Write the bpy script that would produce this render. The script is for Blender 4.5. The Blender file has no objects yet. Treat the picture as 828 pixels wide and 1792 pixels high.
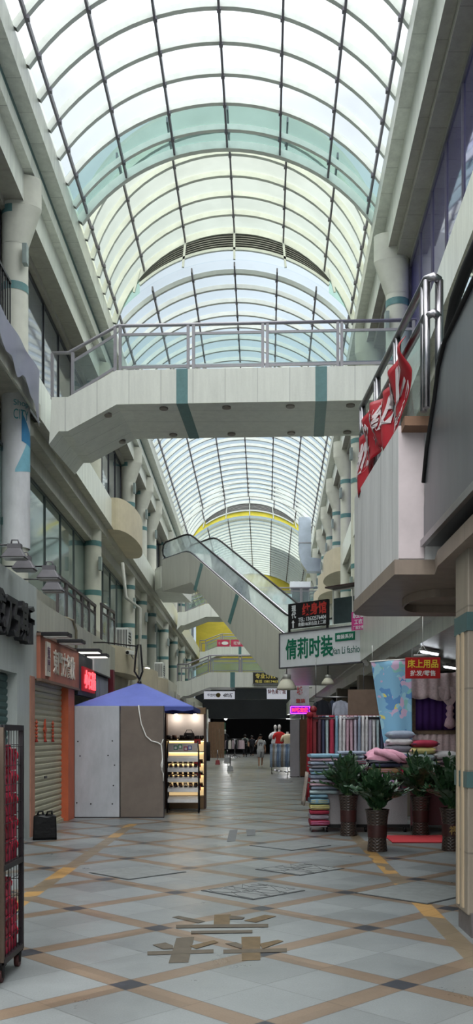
import bpy, bmesh, math, random
from mathutils import Vector, Matrix
random.seed(7)
C = bpy.context.scene.collection
SC = bpy.context.scene
R = math.radians
# ---------------------------------------------------------------- camera, sky, light, exposure
F, CX, HY, H = 1600.0, 450.0, 1290.0, 1.5          # focal length in px, axis of the street in the frame, horizon row, eye height
cd = bpy.data.cameras.new('camera'); cam = bpy.data.objects.new('camera', cd); C.objects.link(cam)
cam.location = (0, 0, H); cam.rotation_euler = (R(90), 0, 0)
cd.sensor_fit = 'HORIZONTAL'; cd.sensor_width = 36.0; cd.lens = F*36.0/828.0
cd.shift_x = (414.0-CX)/828.0; cd.shift_y = (HY-896.0)/828.0
cd.clip_start = 0.1; cd.clip_end = 400
SC.camera = cam
SC.view_settings.view_transform = 'Standard'; SC.view_settings.look = 'None'
SC.view_settings.exposure = 0.55; SC.view_settings.gamma = 1.0
SC.view_settings.use_curve_mapping = False
w = bpy.data.worlds.new('world'); SC.world = w; w.use_nodes = True
nt = w.node_tree; nt.nodes.clear()
def N(nt, t, **k):
    n = nt.nodes.new(t)
    for a, b in k.items(): setattr(n, a, b)
    return n
wo = N(nt, 'ShaderNodeOutputWorld'); bg = N(nt, 'ShaderNodeBackground'); tc = N(nt, 'ShaderNodeTexCoord')
sp = N(nt, 'ShaderNodeSeparateXYZ'); nt.links.new(tc.outputs['Generated'], sp.inputs[0])
cr = N(nt, 'ShaderNodeValToRGB')                    # overcast sky: pale blue low down, brightened towards the unseen zenith to light the street
els = [(0.0, (.36,.42,.45)), (.20, (.30,.37,.41)), (.32, (.42,.51,.57)), (.45, (.53,.60,.65)), (.57, (.66,.70,.73)), (.70, (2.0,2.04,2.06)), (1.0, (3.4,3.4,3.4))]
cr.color_ramp.elements[0].position = 0; cr.color_ramp.elements[1].position = 1
for p, c in els[1:-1]: cr.color_ramp.elements.new(p)
for e, (p, c) in zip(cr.color_ramp.elements, els): e.position = p; e.color = (*c, 1)
nz = N(nt, 'ShaderNodeTexNoise'); nz.inputs['Scale'].default_value = 5; nz.inputs['Detail'].default_value = 5
nt.links.new(tc.outputs['Generated'], nz.inputs['Vector'])
mr = N(nt, 'ShaderNodeMapRange'); mr.inputs[1].default_value = .35; mr.inputs[2].default_value = .7; mr.inputs[3].default_value = .9; mr.inputs[4].default_value = 1.12
nt.links.new(nz.outputs['Fac'], mr.inputs[0])
mu = N(nt, 'ShaderNodeVectorMath', operation='SCALE')
nt.links.new(sp.outputs['Z'], cr.inputs['Fac']); nt.links.new(cr.outputs['Color'], mu.inputs[0]); nt.links.new(mr.outputs[0], mu.inputs['Scale'])
nt.links.new(mu.outputs[0], bg.inputs['Color']); bg.inputs['Strength'].default_value = 1.0
nt.links.new(bg.outputs[0], wo.inputs[0])
sd = bpy.data.lights.new('sun', 'SUN'); sd.energy = 3.4; sd.angle = R(110); sd.color = (1.0, .985, .95)
sun = bpy.data.objects.new('sun', sd); C.objects.link(sun); sun.rotation_euler = (R(28), 0, R(0))   # wide soft sun added high behind the viewer as fill

# ---------------------------------------------------------------- helpers
def lin(c):
    return tuple(((v/255.0)/12.92 if v/255.0 <= .04045 else ((v/255.0+.055)/1.055)**2.4) for v in c)
MATS = {}
def mat(name, rgb, rough=.6, metal=0.0, var=.12, scale=6.0, spec=.4, emit=None, es=1.0, stretch=None, alpha=None, bump=0.0):
    if name in MATS: return MATS[name]
    m = bpy.data.materials.new(name); m.use_nodes = True; t = m.node_tree
    b = t.nodes['Principled BSDF']; c = lin(rgb)
    b.inputs['Roughness'].default_value = rough; b.inputs['Metallic'].default_value = metal
    b.inputs['Specular IOR Level'].default_value = spec
    b.inputs['Base Color'].default_value = (*c, 1)
    if var > 0 or bump > 0:
        g = N(t, 'ShaderNodeTexCoord'); mp = N(t, 'ShaderNodeMapping'); no = N(t, 'ShaderNodeTexNoise')
        if stretch: mp.inputs['Scale'].default_value = stretch
        no.inputs['Scale'].default_value = scale; no.inputs['Detail'].default_value = 6; no.inputs['Roughness'].default_value = .65
        t.links.new(g.outputs['Object'], mp.inputs[0]); t.links.new(mp.outputs[0], no.inputs['Vector'])
        r = N(t, 'ShaderNodeMapRange'); r.inputs[1].default_value = .3; r.inputs[2].default_value = .7
        r.inputs[3].default_value = 1-var; r.inputs[4].default_value = 1+var
        s = N(t, 'ShaderNodeVectorMath', operation='SCALE'); s.inputs[0].default_value = c
        t.links.new(no.outputs['Fac'], r.inputs[0]); t.links.new(r.outputs[0], s.inputs['Scale']); t.links.new(s.outputs[0], b.inputs['Base Color'])
        if bump > 0:
            bp = N(t, 'ShaderNodeBump'); bp.inputs['Strength'].default_value = bump; bp.inputs['Distance'].default_value = .02
            t.links.new(no.outputs['Fac'], bp.inputs['Height']); t.links.new(bp.outputs[0], b.inputs['Normal'])
    if emit:
        b.inputs['Emission Color'].default_value = (*lin(emit), 1); b.inputs['Emission Strength'].default_value = es
    MATS[name] = m; return m
def clad(name, rgb, pitch=.8, rough=.45, zpitch=0.0, joint=.35, jw=.014, dirt=.22):
    """stone / metal cladding with panel joints and run-off stains"""
    if name in MATS: return MATS[name]
    m = bpy.data.materials.new(name); m.use_nodes = True; t = m.node_tree; b = t.nodes['Principled BSDF']
    b.inputs['Roughness'].default_value = rough; b.inputs['Specular IOR Level'].default_value = .35
    L = t.links.new
    g = N(t, 'ShaderNodeNewGeometry'); p = N(t, 'ShaderNodeSeparateXYZ'); n = N(t, 'ShaderNodeSeparateXYZ')
    L(g.outputs['Position'], p.inputs[0]); L(g.outputs['True Normal'], n.inputs[0])
    def M(op, a, bb=None, c=None):
        q = N(t, 'ShaderNodeMath', operation=op)
        for i, v in enumerate((a, bb, c)):
            if v is None: continue
            if isinstance(v, (int, float)): q.inputs[i].default_value = v
            else: L(v, q.inputs[i])
        return q.outputs[0]
    sel = M('GREATER_THAN', M('ABSOLUTE', n.outputs[1]), .6)
    mx = N(t, 'ShaderNodeMix'); L(sel, mx.inputs[0]); L(p.outputs[1], mx.inputs[2]); L(p.outputs[0], mx.inputs[3])
    u = mx.outputs[0]
    j = M('LESS_THAN', M('FRACT', M('DIVIDE', u, pitch)), jw/pitch)
    if zpitch:
        j2 = M('LESS_THAN', M('FRACT', M('DIVIDE', p.outputs[2], zpitch)), jw/zpitch); j = M('MAXIMUM', j, j2)
    pid = N(t, 'ShaderNodeTexWhiteNoise', noise_dimensions='1D'); L(M('FLOOR', M('DIVIDE', u, pitch)), pid.inputs['W'])
    mp = N(t, 'ShaderNodeMapping'); mp.inputs['Scale'].default_value = (3.5, 3.5, .45); L(g.outputs['Position'], mp.inputs[0])
    no = N(t, 'ShaderNodeTexNoise'); no.inputs['Scale'].default_value = 1.6; no.inputs['Detail'].default_value = 8; no.inputs['Roughness'].default_value = .7
    L(mp.outputs[0], no.inputs['Vector'])
    no2 = N(t, 'ShaderNodeTexNoise'); no2.inputs['Scale'].default_value = 30; no2.inputs['Detail'].default_value = 4; L(g.outputs['Position'], no2.inputs['Vector'])
    r = N(t, 'ShaderNodeMapRange'); r.inputs[1].default_value = .38; r.inputs[2].default_value = .72; r.inputs[3].default_value = 1.04; r.inputs[4].default_value = 1-dirt
    L(no.outputs['Fac'], r.inputs[0])
    k = M('MULTIPLY', r.outputs[0], M('MULTIPLY_ADD', pid.outputs['Value'], .07, .965))
    k = M('MULTIPLY', k, M('MULTIPLY_ADD', no2.outputs['Fac'], .10, .95))
    k = M('MULTIPLY', k, M('MULTIPLY_ADD', j, -joint, 1.0))
    s = N(t, 'ShaderNodeVectorMath', operation='SCALE'); s.inputs[0].default_value = lin(rgb); L(k, s.inputs['Scale'])
    L(s.outputs[0], b.inputs['Base Color'])
    MATS[name] = m; return m
def glass(name, tint, refl=.10, milky=.06, rough=.02):
    """thin pane: lets tinted light straight through, a little film of dirt, mirror reflection growing at grazing angles"""
    if name in MATS: return MATS[name]
    m = bpy.data.materials.new(name); m.use_nodes = True; t = m.node_tree; t.nodes.clear(); L = t.links.new
    o = N(t, 'ShaderNodeOutputMaterial'); tr = N(t, 'ShaderNodeBsdfTransparent'); gl = N(t, 'ShaderNodeBsdfGlossy'); df = N(t, 'ShaderNodeBsdfDiffuse')
    tr.inputs[0].default_value = (*tint, 1); gl.inputs['Roughness'].default_value = rough; gl.inputs[0].default_value = (.9,.95,.95,1)
    df.inputs[0].default_value = (min(1,tint[0]*.9), min(1,tint[1]*.9), min(1,tint[2]*.9), 1)
    no = N(t, 'ShaderNodeTexNoise'); no.inputs['Scale'].default_value = 1.3; no.inputs['Detail'].default_value = 6
    g = N(t, 'ShaderNodeNewGeometry'); L(g.outputs['Position'], no.inputs['Vector'])
    mr = N(t, 'ShaderNodeMapRange'); mr.inputs[1].default_value = .35; mr.inputs[2].default_value = .75; mr.inputs[3].default_value = milky*.5; mr.inputs[4].default_value = milky*1.8
    L(no.outputs['Fac'], mr.inputs[0])
    m1 = N(t, 'ShaderNodeMixShader'); L(mr.outputs[0], m1.inputs[0]); L(tr.outputs[0], m1.inputs[1]); L(df.outputs[0], m1.inputs[2])
    if refl <= 0: L(m1.outputs[0], o.inputs[0]); MATS[name] = m; return m
    fr = N(t, 'ShaderNodeLayerWeight'); fr.inputs['Blend'].default_value = refl
    m2 = N(t, 'ShaderNodeMixShader'); L(fr.outputs['Fresnel'], m2.inputs[0]); L(m1.outputs[0], m2.inputs[1]); L(gl.outputs[0], m2.inputs[2])
    L(m2.outputs[0], o.inputs[0]); MATS[name] = m; return m

class MB:
    def __init__(s): s.v = []; s.f = []; s.m = []; s.sm = []
    def add(s, vs, fs, mi=0, smooth=False):
        o = len(s.v); s.v += [tuple(v) for v in vs]
        for f in fs: s.f.append([i+o for i in f]); s.m.append(mi); s.sm.append(smooth)
        return s
    def box(s, x0, x1, y0, y1, z0, z1, mi=0, mtx=None):
        vs = [(x0,y0,z0),(x1,y0,z0),(x1,y1,z0),(x0,y1,z0),(x0,y0,z1),(x1,y0,z1),(x1,y1,z1),(x0,y1,z1)]
        if mtx: vs = [mtx @ Vector(v) for v in vs]
        return s.add(vs, [(0,3,2,1),(4,5,6,7),(0,1,5,4),(1,2,6,5),(2,3,7,6),(3,0,4,7)], mi)
    def bar(s, a, b, wd, ht, mi=0, up=(0,0,1)):
        a, b = Vector(a), Vector(b); d = (b-a); l = d.length; d.normalize(); u = Vector(up)
        x = d.cross(u)
        if x.length < 1e-4: x = d.cross(Vector((1,0,0)))
        x.normalize(); z = x.cross(d)
        m = Matrix((( x.x, d.x, z.x, a.x),(x.y, d.y, z.y, a.y),(x.z, d.z, z.z, a.z),(0,0,0,1)))
        return s.box(-wd/2, wd/2, 0, l, -ht/2, ht/2, mi, m)
    def tube(s, pts, r, n=8, mi=0, cap=True, closed=False):
        pts = [Vector(p) for p in pts]; k = len(pts); rs = r if isinstance(r, (list, tuple)) else [r]*k
        vs = []; prev = None
        for i, p in enumerate(pts):
            d = (pts[min(i+1,k-1)] - pts[max(i-1,0)]); d.normalize()
            ref = Vector((0,0,1)) if abs(d.z) < .95 else Vector((1,0,0))
            x = prev - d*prev.dot(d) if prev is not None else d.cross(ref)
            if x.length < 1e-5: x = d.cross(ref)
            x.normalize(); prev = x; y = d.cross(x)
            for j in range(n):
                a = 2*math.pi*j/n; vs.append(p + (x*math.cos(a)+y*math.sin(a))*rs[i])
        fs = []
        for i in range(k-1):
            for j in range(n): fs.append((i*n+j, i*n+(j+1)%n, (i+1)*n+(j+1)%n, (i+1)*n+j))
        s.add(vs, fs, mi, True)
        if cap: s.add(vs[:n], [tuple(range(n))[::-1]], mi); s.add(vs[-n:], [tuple(range(n))], mi)
        return s
    def lathe(s, prof, n=20, c=(0,0), mi=0, cap=True):
        vs = []; k = len(prof)
        for r, z in prof:
            for j in range(n):
                a = 2*math.pi*j/n; vs.append((c[0]+r*math.cos(a), c[1]+r*math.sin(a), z))
        fs = [(i*n+j, i*n+(j+1)%n, (i+1)*n+(j+1)%n, (i+1)*n+j) for i in range(k-1) for j in range(n)]
        s.add(vs, fs, mi, True)
        if cap: s.add(vs[:n], [tuple(range(n))[::-1]], mi); s.add(vs[-n:], [tuple(range(n))], mi)
        return s
    def prism(s, poly, fn, d0, d1, mi=0):
        """poly: 2-d outline; fn(u, v, d) -> point"""
        k = len(poly); vs = [fn(u, v, d0) for u, v in poly] + [fn(u, v, d1) for u, v in poly]
        fs = [tuple(range(k))[::-1], tuple(range(k, 2*k))] + [(i, (i+1)%k, k+(i+1)%k, k+i) for i in range(k)]
        return s.add(vs, fs, mi)
    def grid(s, fn, nu, nv, mi=0, smooth=True):
        vs = [fn(i/nu, j/nv) for j in range(nv+1) for i in range(nu+1)]
        fs = [(j*(nu+1)+i, j*(nu+1)+i+1, (j+1)*(nu+1)+i+1, (j+1)*(nu+1)+i) for j in range(nv) for i in range(nu)]
        return s.add(vs, fs, mi, smooth)
    def ell(s, c, r, n=12, m=8, mi=0, mtx=None):
        vs = []
        for j in range(m+1):
            th = math.pi*j/m
            for i in range(n):
                a = 2*math.pi*i/n; v = Vector((r[0]*math.sin(th)*math.cos(a), r[1]*math.sin(th)*math.sin(a), r[2]*math.cos(th)))
                if mtx: v = mtx @ v
                vs.append(v + Vector(c))
        fs = [(j*n+i, (j+1)*n+i, (j+1)*n+(i+1)%n, j*n+(i+1)%n) for j in range(m) for i in range(n)]
        return s.add(vs, fs, mi, True)
    def build(s, name, m, parent=None, bevel=0.0, solid=0.0, sub=0):
        me = bpy.data.meshes.new(name); me.from_pydata(s.v, [], s.f)
        ms = m if isinstance(m, (list, tuple)) else [m]
        for q in ms: me.materials.append(q)
        me.polygons.foreach_set('material_index', s.m); me.polygons.foreach_set('use_smooth', s.sm)
        b = bmesh.new(); b.from_mesh(me); bmesh.ops.remove_doubles(b, verts=b.verts, dist=1e-5) if not bevel else None
        bmesh.ops.recalc_face_normals(b, faces=b.faces); b.to_mesh(me); b.free(); me.update()
        o = bpy.data.objects.new(name, me); C.objects.link(o)
        if parent: o.parent = parent
        if solid: q = o.modifiers.new('solid', 'SOLIDIFY'); q.thickness = solid; q.offset = 0
        if bevel: q = o.modifiers.new('bevel', 'BEVEL'); q.width = bevel; q.segments = 2; q.limit_method = 'ANGLE'
        if sub: q = o.modifiers.new('sub', 'SUBSURF'); q.levels = sub; q.render_levels = sub
        return o
def tag(o, label, cat, group=None):
    o['label'] = label; o['category'] = cat
    if group: o['group'] = group
    return o
def thing(name, label, cat, loc=(0,0,0), rz=0.0, group=None):
    o = bpy.data.objects.new(name, None); C.objects.link(o); o.empty_display_size = .1
    o.location = loc; o.rotation_euler = (0,0,rz); return tag(o, label, cat, group)
def struct(o):
    o['kind'] = 'structure'; return o
def senv(name):
    o = bpy.data.objects.new(name, None); C.objects.link(o); return struct(o)
def dup(root, loc=None, rz=None, label=None, group=None, scale=None, parent=None):
    r = root.copy(); C.objects.link(r)
    if parent: r.parent = parent
    if loc is not None: r.location = loc
    if rz is not None: r.rotation_euler = (0,0,rz)
    if scale is not None: r.scale = scale
    if label: r['label'] = label
    if group: r['group'] = group
    for ch in list(root.children):
        c = ch.copy(); C.objects.link(c); c.parent = r
        for g in list(ch.children):
            d = g.copy(); C.objects.link(d); d.parent = c
    return r
_tx = {}
def text(parent, s, cx, cz, wd, ht, m, y=0.0, depth=.006, bold=0.0, name='lettering', bend=None):
    """raised lettering facing local -Y, fitted into a wd x ht box centred on (cx, cz)"""
    cu = bpy.data.curves.new('t', 'FONT'); cu.body = s; cu.size = 1; cu.align_x = 'CENTER'; cu.offset = bold; cu.extrude = .02; cu.resolution_u = 4; cu.space_line = .95
    ob = bpy.data.objects.new('t', cu); me = bpy.data.meshes.new_from_object(ob); bpy.data.objects.remove(ob); bpy.data.curves.remove(cu)
    if not len(me.vertices): return None
    xs = [v.co.x for v in me.vertices]; ys = [v.co.y for v in me.vertices]
    x0, x1, y0, y1 = min(xs), max(xs), min(ys), max(ys)
    for v in me.vertices:
        X = (v.co.x-(x0+x1)/2)/(x1-x0)*wd; Z = (v.co.y-(y0+y1)/2)/(y1-y0)*ht; D = v.co.z/.02*depth/2
        v.co = (cx+X, y-depth/2-D, cz+Z)
        if bend: v.co = bend(v.co)
    me.materials.clear(); me.materials.append(m); me.name = name
    o = bpy.data.objects.new(name, me); C.objects.link(o); o.parent = parent; return o
def X(px, Y): return (px-CX)*Y/F          # where a sight line through a pixel column meets the plane at depth Y
def Z(py, Y): return H+(HY-py)*Y/F
def YX(px, x): return x*F/(px-CX)
def off(Y): return .02*(Y-18.8)           # the right-hand side of the arcade opens slightly with depth
# ---------------------------------------------------------------- materials
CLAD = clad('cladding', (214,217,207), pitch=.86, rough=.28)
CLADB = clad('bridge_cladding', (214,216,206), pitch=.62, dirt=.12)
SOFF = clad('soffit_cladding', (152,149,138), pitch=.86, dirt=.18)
PLAST = clad('shopfront_plaster', (174,181,178), pitch=30, dirt=.20)
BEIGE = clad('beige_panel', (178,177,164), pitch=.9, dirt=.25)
TAN = mat('tan_panel', (190,180,156), .6, var=.10, scale=2)
TEAL = mat('teal_tile', (84,122,122), .4, var=.12, scale=9)
TEALG = mat('teal_gutter', (70,104,104), .4, var=.3, scale=5)
COLM = mat('column_tile', (190,190,177), .5, var=.10, scale=2.2)
RIB = mat('rib_paint', (196,200,194), .45, var=.08, scale=4)
MULL = mat('mullion_paint', (102,100,108), .5, var=.1)
DARK = mat('black_metal', (30,28,32), .45, var=.1)
STEEL = mat('stainless', (150,148,152), .28, 1.0, var=.1, scale=12)
RAIL = mat('grey_rail_paint', (138,136,140), .4, .3, var=.08)
WHITE = mat('white_paint', (225,225,220), .5, var=.05)
REDM = mat('red_paint', (172,30,40), .5, var=.08)
BLACK = mat('matte_black', (16,15,17), .7, var=.1)
G_CLEAR = glass('glass_clear', (.95,.98,1.0), 0, .05)
G_SHADE = glass('glass_teal_shade', (.50,.66,.65), 0, .10)  # teal tint paints shading into the last panes of the first vault
G_GREEN = glass('glass_green', (.66,.88,.74), 0, .10)
G_YEL = glass('glass_cream', (.95,.97,.83), 0, .12)
G_GRN2 = glass('glass_mint', (.90,.96,.93), 0, .08)
G_GREY = glass('glass_dark_grey', (.22,.25,.26), 0, .15)  # darker grey tint for the far right-hand vault panes
G_BAL = glass('glass_balustrade', (.68,.80,.79), .10, .14)
G_ESC = glass('glass_escalator', (.78,.88,.89), .10, .52)
W_TEAL = mat('window_teal', (128,146,142), .06, .40, var=.10, scale=1.2, spec=.9)
W_DARK = mat('window_dark', (120,126,132), .05, .55, var=.10, scale=1.5, spec=.9)
W_PURP = mat('window_violet', (112,108,172), .04, .75, var=.12, scale=1.0, spec=.95)
YTARP = mat('yellow_tarpaulin', (226,210,70), .6, var=.12, scale=1.2, emit=None)
SHUT_G = mat('green_shutter', (62,92,92), .5, .2, var=.12)
SHUT_C = mat('cream_shutter', (176,174,152), .5, .1, var=.10, scale=2)

# ---------------------------------------------------------------- floor
def floor_mat():
    m = bpy.data.materials.new('granite_floor'); m.use_nodes = True; t = m.node_tree; b = t.nodes['Principled BSDF']; L = t.links.new
    def M(op, a, bb=None, c=None):
        q = N(t, 'ShaderNodeMath', operation=op)
        for i, v in enumerate((a, bb, c)):
            if v is None: continue
            if isinstance(v, (int, float)): q.inputs[i].default_value = v
            else: L(v, q.inputs[i])
        return q.outputs[0]
    g = N(t, 'ShaderNodeNewGeometry'); p = N(t, 'ShaderNodeSeparateXYZ'); L(g.outputs['Position'], p.inputs[0])
    x, y = p.outputs[0], p.outputs[1]
    P_ = 1.645
    U = M('DIVIDE', M('ADD', M('ADD', x, y), -6.405+10*P_), P_); V = M('DIVIDE', M('ADD', M('SUBTRACT', x, y), 4.675+40*P_), P_)
    fu, fv = M('FRACT', M('ADD', U, .5)), M('FRACT', M('ADD', V, .5))
    hw = .072
    bu = M('LESS_THAN', M('ABSOLUTE', M('SUBTRACT', fu, .5)), hw); bv = M('LESS_THAN', M('ABSOLUTE', M('SUBTRACT', fv, .5)), hw)
    band = M('MAXIMUM', bu, bv); node = M('MULTIPLY', bu, bv)
    # joints of the four slabs inside each diamond and along the bands
    def jt(c, pos, wd): return M('LESS_THAN', M('ABSOLUTE', M('SUBTRACT', c, pos)), wd)
    gu, gv = M('FRACT', U), M('FRACT', V)
    jo = M('MAXIMUM', jt(gu, .5, .0035), jt(gv, .5, .0035))
    je = M('MAXIMUM', jt(M('ABSOLUTE', M('SUBTRACT', fu, .5)), hw, .004), jt(M('ABSOLUTE', M('SUBTRACT', fv, .5)), hw, .004))
    jo = M('MAXIMUM', jo, je)
    cid = N(t, 'ShaderNodeCombineXYZ'); L(M('FLOOR', M('MULTIPLY', U, 2)), cid.inputs[0]); L(M('FLOOR', M('MULTIPLY', V, 2)), cid.inputs[1])
    wn = N(t, 'ShaderNodeTexWhiteNoise', noise_dimensions='3D'); L(cid.outputs[0], wn.inputs['Vector'])
    n1 = N(t, 'ShaderNodeTexNoise'); n1.inputs['Scale'].default_value = 90; n1.inputs['Detail'].default_value = 6; n1.inputs['Roughness'].default_value = .8; L(g.outputs['Position'], n1.inputs['Vector'])
    n2 = N(t, 'ShaderNodeTexNoise'); n2.inputs['Scale'].default_value = 1.4; n2.inputs['Detail'].default_value = 7; n2.inputs['Roughness'].default_value = .65; L(g.outputs['Position'], n2.inputs['Vector'])
    n3 = N(t, 'ShaderNodeTexNoise'); n3.inputs['Scale'].default_value = 7; n3.inputs['Detail'].default_value = 8; n3.inputs['Roughness'].default_value = .75; L(g.outputs['Position'], n3.inputs['Vector'])
    def mix(f, a, bb):
        q = N(t, 'ShaderNodeMix', data_type='RGBA'); L(f, q.inputs[0])
        for i, v in ((6, a), (7, bb)):
            if isinstance(v, tuple): q.inputs[i].default_value = (*lin(v), 1)
            else: L(v, q.inputs[i])
        return q.outputs[2]
    col = mix(band, (115,120,121), (110,95,80)); col = mix(node, col, (46,48,54))
    # longitudinal painted guide stripes, worn through in places
    def stripe(x0, x1, y0, y1):
        k = M('MULTIPLY', M('GREATER_THAN', x, x0), M('LESS_THAN', x, x1)); return M('MULTIPLY', k, M('MULTIPLY', M('GREATER_THAN', y, y0), M('LESS_THAN', y, y1)))
    st = M('MAXIMUM', stripe(-2.24, -2.07, 6.4, 15.8), stripe(1.40, 1.56, 5.0, 14.2))
    ws = N(t, 'ShaderNodeTexNoise'); ws.inputs['Scale'].default_value = 1.1; ws.inputs['Detail'].default_value = 1; L(g.outputs['Position'], ws.inputs['Vector'])
    yel = M('GREATER_THAN', ws.outputs['Fac'], .5)
    sc_ = mix(yel, (112,100,82), (160,126,76)); col = mix(st, col, sc_)
    k = M('MULTIPLY', M('MULTIPLY_ADD', wn.outputs['Value'], .34, .82), M('MULTIPLY_ADD', n1.outputs['Fac'], 1.0, .48))
    k = M('MULTIPLY', k, M('MULTIPLY_ADD', n2.outputs['Fac'], .5, .75)); k = M('MULTIPLY', k, M('MULTIPLY_ADD', n3.outputs['Fac'], .20, .90))
    k = M('MULTIPLY', k, M('MULTIPLY_ADD', jo, -.35, 1.0))
    s = N(t, 'ShaderNodeVectorMath', operation='SCALE'); L(col, s.inputs[0]); L(k, s.inputs['Scale']); L(s.outputs[0], b.inputs['Base Color'])
    rr = N(t, 'ShaderNodeMapRange'); rr.inputs[1].default_value = .3; rr.inputs[2].default_value = .7; rr.inputs[3].default_value = .26; rr.inputs[4].default_value = .46
    L(n2.outputs['Fac'], rr.inputs[0]); L(rr.outputs[0], b.inputs['Roughness']); b.inputs['Specular IOR Level'].default_value = .36
    return m
m = MB(); m.box(-9, 9, -8, 112, -.2, 0); fl = struct(m.build('floor', floor_mat()))

# ---------------------------------------------------------------- glazed vault in five lengths, the second and fourth raised with louvred ends
SPR = H+11.65                                        # springing height
def xl(Y): return -4.03-.007*(Y-15)
def xr(Y): return 2.69+off(Y)
def arc(Y, crown):
    a = (xr(Y)-xl(Y))/2; c = (xr(Y)+xl(Y))/2; r = crown-SPR; rad = (a*a+r*r)/(2*r)
    return c, rad, crown-rad, (math.asin(min(1, a/rad)) if r <= a else math.pi-math.asin(a/rad))
def apt(Y, crown, t, dr=0.0):
    c, rad, zc, e = arc(Y, crown); return (c+(rad+dr)*math.sin(t*e), Y, zc+(rad+dr)*math.cos(t*e))
LOW, HIGH = H+13.4, H+14.3
secs = [(4.0, 20.6, LOW, .84), (20.6, 25.7, HIGH, .86), (25.7, 50.3, LOW, .86), (50.3, 55.3, HIGH, .86), (55.3, 74.0, LOW, .86)]
TS = [k*.31 for k in range(-3, 4)]; NS = 28
for i, (y0, y1, cr_, pitch) in enumerate(secs):
    root = senv('ceiling_%d' % (i+1))
    g = MB(); ys = []; y = y1
    while y > y0+.3: ys.append(y); y -= pitch
    if i == 0: ys[1:] = [20.02-.84*k for k in range(len(ys))][:len(ys)]
    ys = [y0]+sorted(v for v in ys if v > y0+.2)
    edges = [-1.0]+TS+[1.0]
    for a, b in zip(ys, ys[1:]):
        for e0, e1 in zip(edges, edges[1:]):
            n = 5; mi = 0
            if i == 0 and b > 19.9: mi = 1  # end bays: shade put into the pane colour
            if i == 4 and a > 62 and e0 > .2: mi = 2
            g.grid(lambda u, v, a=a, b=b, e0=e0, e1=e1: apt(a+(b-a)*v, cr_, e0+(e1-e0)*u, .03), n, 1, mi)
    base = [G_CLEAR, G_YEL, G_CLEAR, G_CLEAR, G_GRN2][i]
    g.build('glazing', [base, G_SHADE, G_GREY], root)
    for k, y in enumerate(ys[1:] if i else ys):
        end = y == y1; wd = .13 if end else .10; dp = .17 if end else .12
        q = MB()
        vs = []; 
        for j in range(NS+1):
            t = -1+2*j/NS
            for dy, dr in ((-wd/2, 0), (wd/2, 0), (wd/2, -dp), (-wd/2, -dp)):
                p = apt(y, cr_, t, dr); vs.append((p[0], y+dy, p[2]))
        fs = [(j*4+a, j*4+(a+1) % 4, (j+1)*4+(a+1) % 4, (j+1)*4+a) for j in range(NS) for a in range(4)]
        q.add(vs, fs, 0, False); q.build('rib', RIB, root)
    for t in TS:
        q = MB(); a = apt(y0, cr_, t, -.10); b = apt(y1-.05, cr_, t, -.10); q.bar(a, b, .042, .12)
        for y in ys[1:-1]:
            p = apt(y, cr_, t, -.13); q.box(p[0]-.036, p[0]+.036, y-.045, y+.045, p[2]-.04, p[2]+.03)
        q.build('glazing_bar', MULL, root)
# vertical ends between the raised and the low lengths
LOUV = mat('louvre_grey', (158,158,154), .5, .2, var=.1)
for Y, yel in ((25.7, False), (55.3, True)):
    root = senv('wall_gable' if not yel else 'wall_gable_far')
    def zo(x): c, r, zc, e = arc(Y, HIGH); return zc+math.sqrt(max(0, r*r-(x-c)**2))
    def zi(x): c, r, zc, e = arc(Y, LOW); return zc+math.sqrt(max(0, r*r-(x-c)**2))
    c = arc(Y, HIGH)[0]; a = (xr(Y)-xl(Y))/2-.02
    xs4 = [c-2.66, c-1.36, c, c+1.36, c+2.66]
    lo = MB(); bk = MB(); gl = MB(); ye = MB(); fr = MB()
    for x0, x1 in zip(xs4, xs4[1:]):
        n = 8
        for k in range(n):
            xa, xb = x0+(x1-x0)*k/n, x0+(x1-x0)*(k+1)/n
            def zz(x, f): return zo(x)+(zi(x)-zo(x))*f
            bk.add([(xa,Y+.06,zz(xa,0)),(xb,Y+.06,zz(xb,0)),(xb,Y+.06,zz(xb,.66)),(xa,Y+.06,zz(xa,.66))], [(0,1,2,3)])
            for s_ in range(9):
                f0 = .03+.62*s_/9; f1 = f0+.035
                lo.add([(xa,Y-.02,zz(xa,f0)),(xb,Y-.02,zz(xb,f0)),(xb,Y-.05,zz(xb,f1)),(xa,Y-.05,zz(xa,f1)),(xa,Y+.04,zz(xa,f0)),(xb,Y+.04,zz(xb,f0)),(xb,Y+.01,zz(xb,f1)),(xa,Y+.01,zz(xa,f1))],
                       [(0,1,2,3),(4,5,6,7),(2,3,7,6),(0,1,5,4)])
            (ye if yel else gl).add([(xa,Y,zz(xa,.68)),(xb,Y,zz(xb,.68)),(xb,Y,zz(xb,1)),(xa,Y,zz(xa,1))], [(0,1,2,3)])
            fr.bar((xa,Y-.04,zz(xa,.67)), (xb,Y-.04,zz(xb,.67)), .08, .07)
    for x in xs4: fr.bar((x,Y-.05,zo(x)), (x+(x-c)*.06,Y-.05,zi(x)), .06, .06, up=(0,1,0))
    sd_ = MB()
    for sg in (-1, 1):
        n = 8; e0, e1 = 2.66, a
        for k in range(n):
            xa, xb = c+sg*(e0+(e1-e0)*k/n), c+sg*(e0+(e1-e0)*(k+1)/n)
            sd_.add([(xa,Y,zo(xa)),(xb,Y,zo(xb)),(xb,Y,zi(xb)),(xa,Y,zi(xa))], [(0,1,2,3)])
    lo.build('louvre', LOUV, root); bk.build('louvre_backing', mat('louvre_back', (70,70,70), .8), root)
    if yel: ye.build('yellow_panel', YTARP, root); sd_.build('side_panel', YTARP, root)
    else: gl.build('clear_strip', G_CLEAR, root); sd_.build('side_pane', G_GREEN, root)
    fr.build('gable_frame', RIB, root)
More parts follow.
